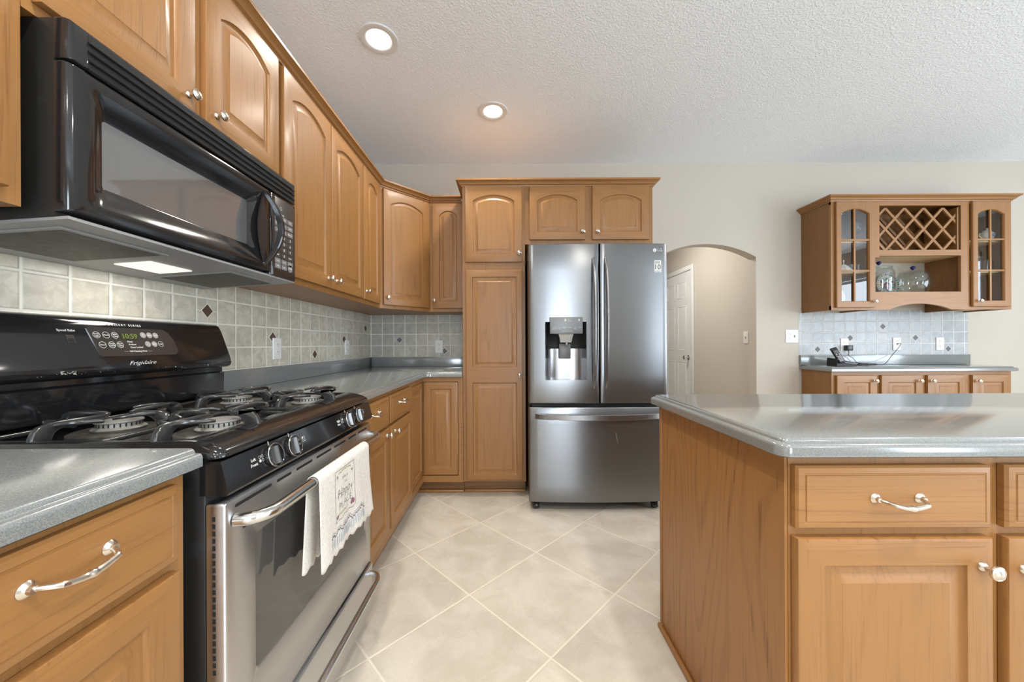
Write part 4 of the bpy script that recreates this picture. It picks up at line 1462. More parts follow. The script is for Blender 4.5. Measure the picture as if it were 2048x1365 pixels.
# ------------------------------------------------------------------ microwave above the range
MY0, MY1, MZ0, MZ1 = 0.7092, 1.4700, 1.367, 1.7645
t = thing('microwave', 'black over-the-range microwave with a curved door handle under the short cabinet', 'microwave', (-1.05, RYC, 1.367))
case = MB().prism([(XL + 0.002, 1.350), (-0.892, 1.372), (-0.892, MZ1), (XL + 0.002, MZ1)], MY0 + 0.001, MY1 - 0.001, 'y')
case.build('case', BLACKM, t)
M = Fr((-0.862, 0, 0), EB)
ms = 1.3167
zg = 1.683
# louvred vent strip
g = MB()
g.loops([rr2(MY0 + d, MY1 - d, zg + 0.001 + d * 0.4, MZ1 - d * 0.4, 0.002, c) for d, c in ((0, -0.0295), (0, -0.009), (0.003, -0.003), (0.009, 0.0))], 0, True, True, True)
gv = g.xf(M).build('vent_strip', BLACK, t)
sl = MB()
for i in range(4):
    z1 = MZ1 - 0.008 - i * 0.0185
    sl.add([(0.742, z1 - 0.0125, 0.0003), (1.458, z1 - 0.0125, 0.0003), (1.458, z1, 0.0003), (0.742, z1, 0.0003)], [(0, 1, 2, 3)], 0)
    q = MB().add([(0.742, z1 - 0.0125, 0.0004), (1.458, z1 - 0.0125, 0.0004), (1.458, z1 - 0.0185, 0.0055), (0.742, z1 - 0.0185, 0.0055), (1.458, z1 - 0.0205, 0.0004), (0.742, z1 - 0.0205, 0.0004)], [(0, 1, 2, 3), (3, 2, 4, 5), (0, 3, 5), (1, 4, 2)], 1)
    sl.join(q)
sl.xf(M).build('louvres', [DARKGAP, BLACK], gv)
# door with a recessed, bevelled window
d_ = MB()
wa0, wa1, wz0_, wz1_ = 0.788, 1.226, 1.459, 1.608
d_.loops([rr2(MY0 + e, ms - e, MZ0 + 0.014 + e * 0.5, zg - 0.002 - e * 0.5, 0.004, c) for e, c in ((0, -0.0295), (0, -0.014), (0.003, -0.006), (0.008, -0.001), (0.014, 0.0))], 0, True, True, False)
seq = [rr2(MY0 + 0.014, ms - 0.014, MZ0 + 0.021, zg - 0.009, 0.004, 0.0), rr2(MY0 + 0.030, ms - 0.032, MZ0 + 0.034, zg - 0.022, 0.015, 0.0015), rr2(MY0 + 0.042, ms - 0.044, MZ0 + 0.044, zg - 0.032, 0.02, -0.001),
       rr2(wa0 - 0.016, wa1 + 0.022, wz0_ - 0.018, wz1_ + 0.018, 0.016, -0.014), rr2(wa0 - 0.002, wa1 + 0.002, wz0_ - 0.002, wz1_ + 0.002, 0.008, -0.0235), rr2(wa0, wa1, wz0_, wz1_, 0.006, -0.024)]
d_.loops(seq, 0, True, False, False)
mdoor = d_.xf(M).build('door', BLACK, t, sharp=28)
MB().loops([rr2(wa0, wa1, wz0_, wz1_, 0.006, -0.0241), rr2(wa0, wa1, wz0_, wz1_, 0.006, -0.028)], 0, False, True, True).xf(M).build('door_window', MWGLASS, mdoor)
# bowed lens-shaped handle
hp, hk = [], []
for i in range(23):
    s = i / 22
    b = math.sin(PI * s)
    hp.append((1.272 + 0.022 * b, 1.398 + 0.262 * s, 0.001 + 0.050 * b ** 0.8))
    hk.append(0.45 + 0.55 * b ** 0.6)
hm = MB().tube(hp, hk, flat=(0.020, 0.016, (1, 0, 0)))
hm.xf(M).build('door_handle', BLACK, mdoor)
pk = [(1.268 + (-0.028 * math.sin(PI * i / 16)), 1.405 + 0.248 * i / 16, 0.0022) for i in range(17)]
pk2 = [(1.268 + (0.028 * math.sin(PI * i / 16)), 1.405 + 0.248 * i / 16, 0.0022) for i in range(16, -1, -1)]
MB().add(pk + pk2[1:-1], [list(range(len(pk) + len(pk2) - 2))], 0).xf(M).build('handle_pocket', BLACKP, mdoor)
# keypad side
cpn = MB()
cpn.loops([rr2(ms + 0.0012 + e, MY1 - e, MZ0 + 0.004 + e * 0.5, zg - 0.002 - e * 0.5, 0.003, c) for e, c in ((0, -0.0295), (0, -0.010), (0.003, -0.004), (0.008, 0.0))], 0, True, True, True)
cp = cpn.xf(M).build('control_panel', BLACK, t)
MB().loops([rr2(ms + 0.016, MY1 - 0.012, MZ0 + 0.030, zg - 0.012, 0.008, 0.0001), rr2(ms + 0.018, MY1 - 0.014, MZ0 + 0.032, zg - 0.014, 0.007, 0.0012)], 0, False, False, True).xf(M).build('keypad_plate', plain('brown_black_film', (0.040, 0.036, 0.035), 0.3), cp)
kb, kt = MB(), MB()
cols = (1.352, 1.390, 1.428)
rows = [1.597, 1.573, 1.549, 1.525, 1.502, 1.479, 1.456, 1.433, 1.413]
words = [('Popcorn', 'Potato', 'Veg'), ('Reheat', 'Pizza', 'Snack'), ('Auto', 'Time', 'Beverage'), ('1', '2', '3'), ('4', '5', '6'), ('7', '8', '9'), ('Add', '0', 'Power'), ('Timer', 'Clock', 'Fan'), ('Clear', 'Light', '')]
for r_, z in enumerate(rows):
    for c_, a in enumerate(cols):
        w_ = words[r_][c_]
        if not w_: continue
        L_ = rr2(a - 0.0165, a + 0.0165, z - 0.0090, z + 0.0090, 0.003, 0.0014)
        kb.add(L_, [list(range(len(L_)))], 1 if r_ in (3, 4, 5, 6) else 0)
        big = len(w_) == 1
        kt.text(w_, lambda q, a=a, z=z: M((a + q[0], z + q[1], 0.0017 + q[2])), 0.0150 if big else 0.0072)
kb.lathe([(0.0002, 0.0014), (0.0150, 0.0014)], (1.428, 1.416, 0), (0, 0, 1), 24, 0, False, False)
kt.text('START', lambda q: M((1.428 + q[0], 1.416 + q[1], 0.0018 + q[2])), 0.0075)
kt.join(MB().lathe([(0.0050, 0.0015), (0.0064, 0.0015)], (1.372, 1.634, 0), (0, 0, 1), 18, 0, False, False).xf(M))
kt.text('Auto Cook', lambda q: M((1.372 + q[0], 1.612 + q[1], 0.0016 + q[2])), 0.0080)
kb.xf(M).build('keys', [GREYKEY, plain('dark_key', (0.055, 0.052, 0.05), 0.35)], cp)
kt.build('key_lettering', INK, cp)
# underside: grey base plate, two grease filters, lit lens
def under(x, c=0.0):
    s = (x - (XL + 0.002)) / (-0.892 - XL - 0.002)
    return 1.350 + (1.372 - 1.350) * s - c


def uplate(x0, x1, y0, y1, c, mi, mb, th=0.004):
    pts = [(x0, y0), (x1, y0), (x1, y1), (x0, y1)]
    mb.loops([[(x, y, under(x, c)) for x, y in pts], [(x, y, under(x, c + th)) for x, y in pts]], mi, False, True, True)
    return mb


uplate(XL + 0.004, -0.868, MY0 + 0.003, MY1 - 0.003, 0.0005, 0, MB(), 0.006).build('base_plate', GREYP, t)
for y0, y1 in ((0.745, 0.985), (1.205, 1.445)):
    f_ = uplate(-1.185, -0.925, y0, y1, 0.0068, 0, MB(), 0.003)
    uplate(-1.172, -0.938, y0 + 0.012, y1 - 0.012, 0.0100, 1, f_, 0.0008)
    f_.build('grease_filter', [GREYP, MESHF], t)
uplate(-1.125, -1.02, 1.03, 1.165, 0.0068, 0, MB(), 0.003).build('lamp_lens', HOODLAMP, t)
area('hood_lamp', (-1.07, 1.10, 1.345), (0, 0, 0), 0.10, 0.12, 0.7, WARM)

# ------------------------------------------------------------------ hutch wall cabinet with glass doors, lattice and cubby
YU = 2.957                       # front frame plane
U = Fr((0, YU, 0), EA)
ux = lambda u, v=520: at(u, v, YU).x
uz = lambda v, u=1840: at(u, v, YU).z
UX0, UX1 = 2.660, ux(2022.5)
UZ0, UZ1 = 1.382, 2.286
CX0, CX1 = ux(1750.5), ux(1933.5)          # centre bay
PALEB = plain('pale_cabinet_back', (0.62, 0.61, 0.59), 0.6)
t = thing('hutch_cabinet', 'oak hutch wall cabinet with glass doors, lattice bottle rack and open cubby', 'cabinet', ((UX0 + UX1) / 2, 3.1, UZ0))
dpt = YW - YU - 0.0012
th = 0.016
zs = uz(583.8) - 0.002                       # cubby floor
zc = uz(511.4) + 0.004                        # cubby ceiling
for x0, x1 in ((UX0, UX0 + th), (CX0 - th, CX0), (CX1, CX1 + th), (UX1 - th, UX1)):
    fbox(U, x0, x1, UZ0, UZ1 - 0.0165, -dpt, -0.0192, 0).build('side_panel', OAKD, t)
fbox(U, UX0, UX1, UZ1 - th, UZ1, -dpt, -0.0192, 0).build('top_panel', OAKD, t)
SH = (uz(479.6) - 0.006, uz(541.5) - 0.006)
for x0, x1 in ((UX0 + th, CX0 - th), (CX1 + th, UX1 - th)):
    fbox(U, x0, x1, UZ0 + 0.012, UZ0 + 0.028, -dpt, -0.0192, 0).build('bottom_panel', OAKI, t)
    for z in SH:
        fbox(U, x0, x1, z - 0.008, z + 0.008, -dpt, -0.030, 0).build('shelf', OAKI, t)
    fbox(U, x0, x1, UZ0 + 0.028, UZ1 - th, -dpt, -dpt + 0.006, 0).build('back_panel', PALEB, t)
fbox(U, CX0, CX1, zc, zc + 0.014, -dpt, -0.0192, 0).build('shelf', OAKI, t)
fbox(U, CX0, CX1, zs - 0.014, zs, -dpt + 0.001, -0.0192, 0).build('shelf', OAKI, t)
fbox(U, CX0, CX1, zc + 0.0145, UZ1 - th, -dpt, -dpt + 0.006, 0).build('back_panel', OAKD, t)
# face frame with the valance
ff = MB()
ff.join(fbox(U, UX0, ux(1683) - 0.02, UZ0, UZ1, -0.019, 0, 0))
ff.join(fbox(U, CX0 - 0.018, ux(1759), uz(515), UZ1, -0.019, 0, 0))
ff.join(fbox(U, ux(1922), CX1 + 0.022, uz(583.8), UZ1, -0.019, 0, 0))
ff.join(fbox(U, UX1 - 0.05, UX1, UZ0, UZ1, -0.019, 0, 0))
ff.join(fbox(U, CX0 - 0.022, CX0 - 0.0002, UZ0, uz(515), -0.019, 0, 0))
ff.join(fbox(U, UX0, CX0 - 0.018, UZ0, UZ0 + 0.035, -0.019, -0.0002, 1)).join(fbox(U, CX1 + 0.02, UX1, UZ0, UZ0 + 0.035, -0.019, -0.0002, 1))
ff.join(fbox(U, UX0, UX1, 2.250, UZ1, -0.019, -0.0002, 1))
ff.join(fbox(U, ux(1759) - 0.002, ux(1922) + 0.002, uz(511.4), uz(500), -0.019, -0.0001, 1))
ff.join(fbox(U, ux(1759) - 0.002, ux(1922) + 0.002, uz(411), 2.252, -0.019, -0.0001, 1))
va0, va1, vax0, vax1, vz0, vz1, vpk = CX0, CX1 + 0.022, ux(1778), ux(1903), UZ0, uz(583.8), uz(607.5)
vp = [(va1, vz1), (va0, vz1), (va0, vz0)]
for i in range(25):
    s = i / 24
    k = (1 - (2 * s - 1) ** 2)
    k = k ** 0.9 if k > 0 else 0
    vp.append((vax0 + (vax1 - vax0) * s, vz0 + (vpk - vz0) * k))
vp.append((va1, vz0))
vm = MB().loops([[(a, b, -0.019) for a, b in vp], [(a, b, 0.0) for a, b in vp]], 1)
n_ = len(vp)
bm = bmesh.new()
vs_ = [bm.verts.new((a, b, 0)) for a, b in vp]
bmesh.ops.triangulate(bm, faces=[bm.faces.new(vs_)])
bm.verts.index_update()
for zz in (0.0, -0.019):
    vm.add([(w.co.x, w.co.y, zz) for w in bm.verts], [[w.index for w in f.verts] for f in bm.faces], 1)
bm.free()
ff.join(vm.xf(U))
ff.build('face_frame', [OAK, OAKH], t)
# crown
for r in crown([(UX0 + 0.0005, YW - 0.0015), (UX0 + 0.0005, YU - 0.0005), (UX1, YU - 0.0005), (UX1, YW - 0.0015)]):
    r.build('crown_run', OAKH, t)
# lattice: two crossed sets of slats clipped to the opening
la0, la1, lb0, lb1 = ux(1759), ux(1915.5), uz(500), uz(415)
lat = MB()


pitch = ux(1812.8) - ux(1774.2)
x0 = ux(1774.2)
kk = (lb1 - lb0) / (2 * pitch)               # two cells high


def clip_slat(xt, sgn, c0, c1, w, mi):
    """slat through (xt, lb1) with slope sgn * kk, cut off at the edges of the opening"""
    d = Vector((1, sgn * kk)).normalized()
    n2 = Vector((-d.y, d.x))
    poly = [Vector((xt, lb1)) + d * s + n2 * o for s, o in ((-2, -w / 2), (2, -w / 2), (2, w / 2), (-2, w / 2))]
    for ax_i, lim, keep in ((0, la0, 1), (0, la1, -1), (1, lb0, 1), (1, lb1, -1)):
        out = []
        for i in range(len(poly)):
            p, q = poly[i - 1], poly[i]
            dp, dq = (p[ax_i] - lim) * keep, (q[ax_i] - lim) * keep
            if (dp >= 0) != (dq >= 0):
                out.append(p + (q - p) * (dp / (dp - dq)))
            if dq >= 0:
                out.append(q)
        poly = out
        if len(poly) < 3:
            return
    lat.loops([[(p.x, p.y, c0) for p in poly], [(p.x, p.y, c1) for p in poly]], mi, False, True, True)


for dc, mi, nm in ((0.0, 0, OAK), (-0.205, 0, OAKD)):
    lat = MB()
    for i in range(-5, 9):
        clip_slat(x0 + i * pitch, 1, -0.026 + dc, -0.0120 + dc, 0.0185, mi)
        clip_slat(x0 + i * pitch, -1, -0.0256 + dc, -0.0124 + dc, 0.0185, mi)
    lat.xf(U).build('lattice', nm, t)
MB().join(fbox(U, la1, la1 + 0.012, lb0, lb1, -0.24, -0.004, 0)).build('rack_cleat', OAKD, t)


def glass_door(a0, a1, b0, b1, g, knob, c0=0.0015):
    """g = (left, right, bottom, spring, crest, mullion_a, rail_b list)"""
    w = MB()
    n = 14
    gl, gr, gb, gs, gc, ma, rails = g
    e, tk_ = 0.004, 0.019
    O = [loop2d(a0, a1, b0, b1, 0, n)] * 2 + [loop2d(a0 + e, a1 - e, b0 + e, b1 - e, 0, n)]
    Cs = [0.0, tk_ - e, tk_]
    inn = [loop2d(gl, gr, gb, gc, gc - gs, n), loop2d(gl + 0.004, gr - 0.004, gb + 0.004, gc - 0.004, gc - gs, n), loop2d(gl + 0.006, gr - 0.006, gb + 0.006, gc - 0.006, gc - gs, n)]
    Ci = [tk_, tk_ - 0.004, 0.004]
    seq = list(zip(O, Cs)) + list(zip(inn, Ci))
    bk = inn[2]
    seq += [(bk, 0.0), (O[0], 0.0)]
    w.loops([[(a, b, c) for a, b in L_] for L_, c in seq], 0)
    w.xf(lambda p: U((p[0], p[1], p[2] + c0)))
    d = w.build('glass_door', [OAK, OAKH], t)
    mu = MB()
    mu.box(ma - 0.0075, ma + 0.0075, gb + 0.002, gc - 0.003, 0.007, 0.017, 0, 0.002)
    for rb in rails:
        mu.box(gl + 0.002, gr - 0.002, rb - 0.0075, rb + 0.0075, 0.0068, 0.0166, 0, 0.002)
    mu.xf(lambda p: U((p[0], p[1], p[2] + c0))).build('glazing_bars', OAK, d)
    L_ = loop2d(gl + 0.001, gr - 0.001, gb + 0.001, gc - 0.001, gc - gs, n)
    gm = MB().add([U((a, b, c0 + 0.004)) for a, b in L_], [list(range(len(L_)))], 0)
    gm.build('glass', PANE, d)
    knob_mesh(knob[0], knob[1], c0 + 0.0185, 0.014).xf(U).build('knob', NICKEL, d)


YDR = YU - 0.02
dx_ = lambda u: at(u, 510, YDR).x
dzz = lambda v, u: at(u, v, YDR).z
glass_door(dx_(1673.3), dx_(1749.3), dzz(615.6, 1710), 2.268, (dx_(1683), dx_(1740), dzz(603.8, 1710), dzz(425.7, 1710), dzz(417, 1710), dx_(1710), (dzz(479.8, 1710), dzz(541.9, 1710))), (dx_(1748), dzz(603.2, 1748)))
glass_door(dx_(1946.7), dx_(2022), dzz(613.3, 1985), 2.268, (dx_(1956), dx_(2010.5), dzz(602.3, 1985), dzz(427, 1985), dzz(418, 1985), dx_(1982.3), (dzz(478.7, 1985), dzz(541, 1985))), (dx_(1957), dzz(602, 1957)))
YS = YU + 0.080


def lathe_thing(name, label, cat, x, y, z, prof, mat, group=None, n=28):
    o = MB().lathe(prof, (x, y, z), (0, 0, 1), n, 0, True, True).build(name, mat)
    return tag(o, label, cat, group)


def tumbler(x, y, z, r, h, label):
    p = [(r * 0.8, 0.0), (r, h), (r - 0.002, h), (r * 0.8 - 0.002, 0.006), (0.001, 0.006)]
    return tag(MB().lathe(p, (x, y, z + 0.0002), (0, 0, 1), 24, 0, True, False).build('glass_tumbler', CLEAR), label, 'glass', 'tumblers in the left glass cabinet')


s1, s2, s0 = SH[0] + 0.008, SH[1] + 0.008, UZ0 + 0.028
hx = lambda u: at(u, 520, YS).x
tumbler(hx(1701), YS, s2, 0.024, 0.065, 'clear tumbler in the left glass cabinet, beside the cream shell dish')
tumbler(hx(1716), YS, s2, 0.024, 0.065, 'clear tumbler in the left glass cabinet, nearest the lattice rack')
# cream shell-shaped dish with a finial
t2 = thing('shell_dish', 'cream shell-shaped dish with a small finial behind the left glass door', 'dish', (hx(1687), YS, s2))
sd = MB()
Ls = []
for i in range(9):
    s = i / 8
    L_ = []
    for j in range(20):
        a = 2 * PI * j / 20
        r = 0.055 * math.cos(s * PI / 2) ** 0.8 * (1 + 0.07 * math.sin(a * 9))
        L_.append((hx(1687) + r * math.cos(a) * 1.1, YS + r * math.sin(a) * 0.9, s2 + 0.001 + 0.072 * s ** 1.1))
    Ls.append(L_)
sd.loops(Ls, 0, True, True, True)
sd.build('bowl', PORC, t2)
MB().lathe([(0.006, 0.0), (0.003, 0.012), (0.007, 0.020), (0.004, 0.030), (0.001, 0.033)], (hx(1687), YS, s2 + 0.0735), (0, 0, 1), 14).build('finial', PORC, t2)
st2 = MB().lathe([(0.028, 0), (0.027, 0.003), (0.005, 0.006), (0.0035, 0.06), (0.010, 0.068), (0.030, 0.10), (0.033, 0.13), (0.029, 0.16), (0.028, 0.16), (0.031, 0.13), (0.028, 0.10), (0.002, 0.070)], (hx(1714), YS, s1 + 0.0002), (0, 0, 1), 22, 0, True, False)
tag(st2.build('wine_glass', CLEAR), 'stemmed glass on the top shelf behind the left glass door', 'glass')
# plate leaning at the back and a cluster of small white flowers
pp_ = MB().lathe([(0.001, 0.004), (0.060, 0.004), (0.075, 0.008), (0.100, 0.013), (0.101, 0.011), (0.075, 0.004), (0.058, 0.0), (0.001, 0.0)], (0, 0, 0), (0, 0, 1), 32, 0, False, False)
rot = Matrix.Rotation(math.radians(78), 4, 'X')
pp_.xf(lambda p: (rot @ p) + Vector((hx(1679), YS + 0.07, s0 + 0.1005)))
tag(pp_.build('dinner_plate', plain('blue_white_glaze', (0.50, 0.54, 0.60), 0.15)), 'pale plate propped up at the bottom of the left glass cabinet', 'plate')
t2 = thing('flower_figurine', 'small white porcelain flower cluster at the bottom of the left glass cabinet', 'figurine', (hx(1697), YS - 0.03, s0))
for i, (dx, dy, dz) in enumerate(((-0.035, 0, 0.020), (-0.012, 0.01, 0.026), (0.012, -0.005, 0.036), (0.030, 0.005, 0.022), (0.070, 0.0, 0.019))):
    f_ = MB()
    for k in range(6):
        a = 2 * PI * k / 6 + i
        cxp = Vector((hx(1697) + dx + 0.009 * math.cos(a), YS - 0.03 + dy - 0.003, s0 + dz + 0.009 * math.sin(a)))
        f_.lathe([(0.001, -0.0035), (0.0065, -0.001), (0.0065, 0.001), (0.001, 0.0035)], cxp, (0.3 * math.cos(a), -1, 0.3 * math.sin(a)), 10)
    f_.lathe([(0.0065, 0.0002), (0.0045, max(0.002, dz - 0.006))], (hx(1697) + dx, YS - 0.03 + dy, s0), (0, 0, 1), 8)
    f_.build('blossom', PORC, t2)
# right cabinet: painted teapot, glass mug, cups
xq = at(1974, 500, YS).x
t2 = thing('painted_teapot', 'small painted porcelain teapot on the top shelf behind the right glass door', 'teapot', (xq, YS, s1))
MB().lathe([(0.022, 0.0), (0.020, 0.006), (0.036, 0.022), (0.044, 0.045), (0.040, 0.066), (0.028, 0.080), (0.026, 0.084)], (xq, YS, s1 + 0.0002), (0, 0, 1), 26).build('pot', PORC, t2)
MB().lathe([(0.028, 0.0), (0.024, 0.008), (0.010, 0.014), (0.006, 0.020), (0.008, 0.026), (0.002, 0.032)], (xq, YS, s1 + 0.0846), (0, 0, 1), 22).build('lid', PORC, t2)
MB().tube([(xq + 0.040, YS, s1 + 0.03), (xq + 0.056, YS, s1 + 0.042), (xq + 0.064, YS, s1 + 0.066), (xq + 0.072, YS, s1 + 0.074)], [0.009, 0.007, 0.005, 0.005], 10).build('spout', PORC, t2)
MB().tube([(xq - 0.038, YS, s1 + 0.066), (xq - 0.062, YS, s1 + 0.070), (xq - 0.068, YS, s1 + 0.046), (xq - 0.040, YS, s1 + 0.028)], 0.004, 8).build('handle', plain('gold_handle', (0.55, 0.42, 0.15), 0.3, 0.6), t2)
pt = MB()
for k in range(5):
    a = 2 * PI * k / 5
    pt.lathe([(0.0065, 0), (0.006, 0.0008)], (xq + 0.009 * math.cos(a), YS - 0.0445, s1 + 0.046 + 0.009 * math.sin(a)), (0, -1, 0), 10, 0)
pt.lathe([(0.005, 0), (0.004, 0.0012)], (xq, YS - 0.0448, s1 + 0.046), (0, -1, 0), 10, 1)
pt.build('flower_decal', [plain('blue_decal', (0.16, 0.20, 0.42), 0.3), plain('yellow_decal', (0.65, 0.50, 0.12), 0.3)], t2)
xq = at(1972, 540, YS).x
t2 = thing('glass_mug', 'clear glass mug on the middle shelf behind the right glass door', 'mug', (xq, YS, s2))
MB().lathe([(0.034, 0), (0.038, 0.10), (0.036, 0.10), (0.032, 0.006), (0.001, 0.006)], (xq, YS, s2 + 0.0002), (0, 0, 1), 24, 0, True, False).build('cup', CLEAR, t2)
MB().tube([(xq + 0.036, YS, s2 + 0.085), (xq + 0.062, YS, s2 + 0.078), (xq + 0.064, YS, s2 + 0.040), (xq + 0.036, YS, s2 + 0.022)], 0.005, 8).build('handle', CLEAR, t2)
for u, lab in ((1962, 'white cup at the bottom of the right glass cabinet, nearer the cubby'), (1983, 'white cup at the bottom of the right glass cabinet, nearer its outer side')):
    xq = at(u, 590, YS).x
    lathe_thing('cup', lab, 'cup', xq, YS, s0 + 0.0002, [(0.022, 0), (0.026, 0.004), (0.036, 0.05), (0.034, 0.05), (0.020, 0.008), (0.001, 0.008)], PORC, 'cups in the right glass cabinet')

# ------------------------------------------------------------------ glass jars and painted plate in the cubby
YJ = YU + 0.140
zj = zs + 0.0004
jx = at(1837 - 9, 560, YJ).x


def jar(name, label, x, y, prof, lidr, lidz):
    o = thing(name, label, 'jar', (x, y, zj))
    w = [(max(0.001, r - 0.003), h) for r, h in prof[1:]]
    MB().lathe(prof + w[::-1] + [(0.001, prof[1][1] + 0.004)], (x, y, zj), (0, 0, 1), 36, 0, True, False).build('glass_bowl', CLEAR, o)
    ld_ = o
    lid = MB().lathe([(lidr, 0.0), (lidr + 0.003, 0.004), (lidr, 0.007), (lidr * 0.75, 0.016), (lidr * 0.3, 0.022), (0.006, 0.023)], (x, y, zj + lidz), (0, 0, 1), 36).build('lid', CLEAR, o)
    MB().lathe([(0.006, 0.0), (0.007, 0.004), (0.015, 0.012), (0.0175, 0.021), (0.013, 0.030), (0.004, 0.034)], (x, y, zj + lidz + 0.0232), (0, 0, 1), 22).build('lid_knob', COBALT, lid)
    return o


x1 = at(1757, 560, YJ).x
x2 = at(1824, 560, YJ).x
jar('glass_canister', 'straight-sided glass jar with cobalt-blue lid knob in the cubby, before a painted plate', x1, YJ - 0.002,
    [(0.080, 0.0), (0.094, 0.006), (0.099, 0.020), (0.099, 0.165), (0.096, 0.190), (0.088, 0.205), (0.084, 0.210), (0.084, 0.226)], 0.086, 0.2265)
jar('glass_bowl_jar', 'round-bellied glass jar with cobalt-blue lid knob, right side of the cubby', x2, YJ - 0.006,
    [(0.066, 0.0), (0.080, 0.006), (0.102, 0.040), (0.110, 0.080), (0.108, 0.120), (0.098, 0.155), (0.087, 0.178), (0.084, 0.182)], 0.086, 0.1825)
t2 = thing('painted_plate', 'white plate painted with colourful flowers propped behind the straight glass jar', 'plate', (x1 + 0.05, YW - 0.08, zj))
PR = 0.102
tilt = Matrix.Rotation(math.radians(83), 4, 'X')
pc_ = Vector((at(1774, 565, YW - 0.02).x, YW - 0.0185, zj + PR * math.sin(math.radians(83)) + 0.003))
PL_ = lambda p: (tilt @ Vector(p)) + pc_
MB().lathe([(0.001, 0.003), (0.075, 0.003), (0.085, 0.006), (PR, 0.012), (PR + 0.001, 0.010), (0.085, 0.003), (0.07, 0.0), (0.001, 0.0)], (0, 0, 0), (0, 0, 1), 48, 0, False, False).xf(PL_).build('dish', PORC, t2)
pd = MB()
random.seed(11)


def petal(x, y, r, mi, h=0.0036):
    r *= 1.35
    pd.add([(x + r * math.cos(2 * PI * i / 9), y + r * math.sin(2 * PI * i / 9) * 0.85, h) for i in range(9)], [list(range(9))], mi)


for i in range(30):
    a = 2 * PI * i / 30
    petal(0.092 * math.cos(a), 0.092 * math.sin(a), 0.0062, (0, 1, 2, 3, 4)[i % 5], 0.0112)
for i in range(12):
    a = 2 * PI * i / 12
    petal(0.056 * math.cos(a), 0.052 * math.sin(a), 0.010, (2, 0, 4, 1)[i % 4])
for k in range(7):
    a = 2 * PI * k / 7
    petal(0.020 * math.cos(a), 0.020 * math.sin(a) - 0.01, 0.013, 3)
petal(0, -0.01, 0.014, 4, 0.0040)
for i in range(16):
    petal((random.random() - 0.5) * 0.12, (random.random() - 0.5) * 0.12, 0.006, (0, 1, 2)[i % 3])
pd.xf(PL_).build('flower_painting', [plain('dark_red_glaze', (0.30, 0.05, 0.06), 0.25), plain('green_glaze', (0.20, 0.36, 0.16), 0.25), plain('blue_glaze', (0.25, 0.38, 0.62), 0.25), plain('violet_glaze', (0.22, 0.07, 0.20), 0.25),
                                     plain('peach_glaze', (0.70, 0.38, 0.18), 0.25)], t2)

# ------------------------------------------------------------------ hutch base
YBF = 2.957
V = Fr((0, YBF, 0), EA)
t = thing('hutch_base_cabinet', 'shallow four-door oak base cabinet standing under the hutch on the back wall', 'cabinet', (3.4, 3.1, 0))
vx1 = at(2022, 760, YBF).x
fbox(V, UX0, vx1, 0.105, 0.8755, -(YW - YBF) + 0.002, 0).build('body', OAK, t)
fbox(V, UX0, vx1, 0.0, 0.1048, -(YW - YBF) + 0.002, -0.06).build('toe_kick', TOE, t)
vx = lambda u: at(u, 770, YBF - 0.02).x
for (u0, u1, ku) in ((1674.5, 1754.5, 1749), (1763.5, 1846, 1838), (1856, 1933, 1863), (1946, 2021, 1954)):
    add_door(t, V, vx(u0), vx(u1), 0.165, 0.845, 0, (vx(ku), at(ku, 762, YBF - 0.02).z))
t = thing('hutch_countertop', 'narrow blue-grey countertop on the hutch base, holding the cordless phone', 'countertop', (3.4, 3.1, 0.876))
hc0, hc1 = 2.637, at(2037, 740, YBF - 0.03).x
pl = [(hc0, YW - 0.001), (hc0, YBF - 0.030), (hc1, YBF - 0.030), (hc1, YW - 0.001)]
slab(pl, (3,)).build('worktop', COUNTER, t, sharp=50)
MB().box(XH0 + 0.002, XH1, YW - 0.0205, YW - 0.001, 0.9142, 1.003, 0, 0.003).build('backsplash_ledge', COUNTER, t)


# ------------------------------------------------------------------ wall plates
def plate(name, label, cat, fr, a, b, w=0.071, h=0.117, kind='outlet', c=0.0014, group=None):
    o = thing(name, label, cat, fr((a, b, c)), group)
    mb = MB()
    mb.loops([rr2(a - w / 2 + e, a + w / 2 - e, b - h / 2 + e, b + h / 2 - e, 0.004, z) for e, z in ((0, c), (0, c + 0.003), (0.002, c + 0.0055), (0.0045, c + 0.0062))], 0, True, True, True)
    mb.xf(fr).build('cover_plate', WHITE, o)
    top = c + 0.0062

    def recept(ac):
        for db in (0.021, -0.021):
            f_ = MB()
            L_ = [(ac + 0.0165 * math.cos(2 * PI * i / 24), b + db + min(0.0125, max(-0.0125, 0.0165 * math.sin(2 * PI * i / 24))), top + 0.0003) for i in range(24)]
            L2_ = [(p[0], p[1], top + 0.0022) for p in L_]
            f_.loops([L_, L2_], 0, False, False, True)
            for dx, hh_ in ((-0.0062, 0.0085), (0.0062, 0.0070)):
                f_.box(ac + dx - 0.0011, ac + dx + 0.0011, b + db + 0.0005, b + db + 0.0005 + hh_, top + 0.0020, top + 0.0026, 1)
            f_.lathe([(0.0001, top + 0.0026), (0.0024, top + 0.0026)], (ac, b + db - 0.0065, 0), (0, 0, 1), 10, 1, False, False)
            f_.xf(fr).build('socket', [WHITE, DARKGAP], o)

    def toggle(ac):
        f_ = MB().box(ac - 0.005, ac + 0.005, b - 0.0115, b + 0.0115, top + 0.0002, top + 0.0016, 1)
        f_.box(ac - 0.0036, ac + 0.0036, b - 0.001, b + 0.010, top + 0.0010, top + 0.0095, 0, 0.0015)
        f_.xf(fr).build('toggle_switch', [WHITE, GREYKEY], o)
    if kind == 'outlet':
        recept(a)
    elif kind == 'switch':
        toggle(a)
    elif kind == 'double':
        recept(a - 0.023)
        toggle(a + 0.023)
    elif kind == 'jack':
        MB().box(a - 0.006, a + 0.006, b - 0.008, b + 0.006, top + 0.0002, top + 0.003, 0, 0.001).xf(fr).build('jack', GREYKEY, o)
    return o


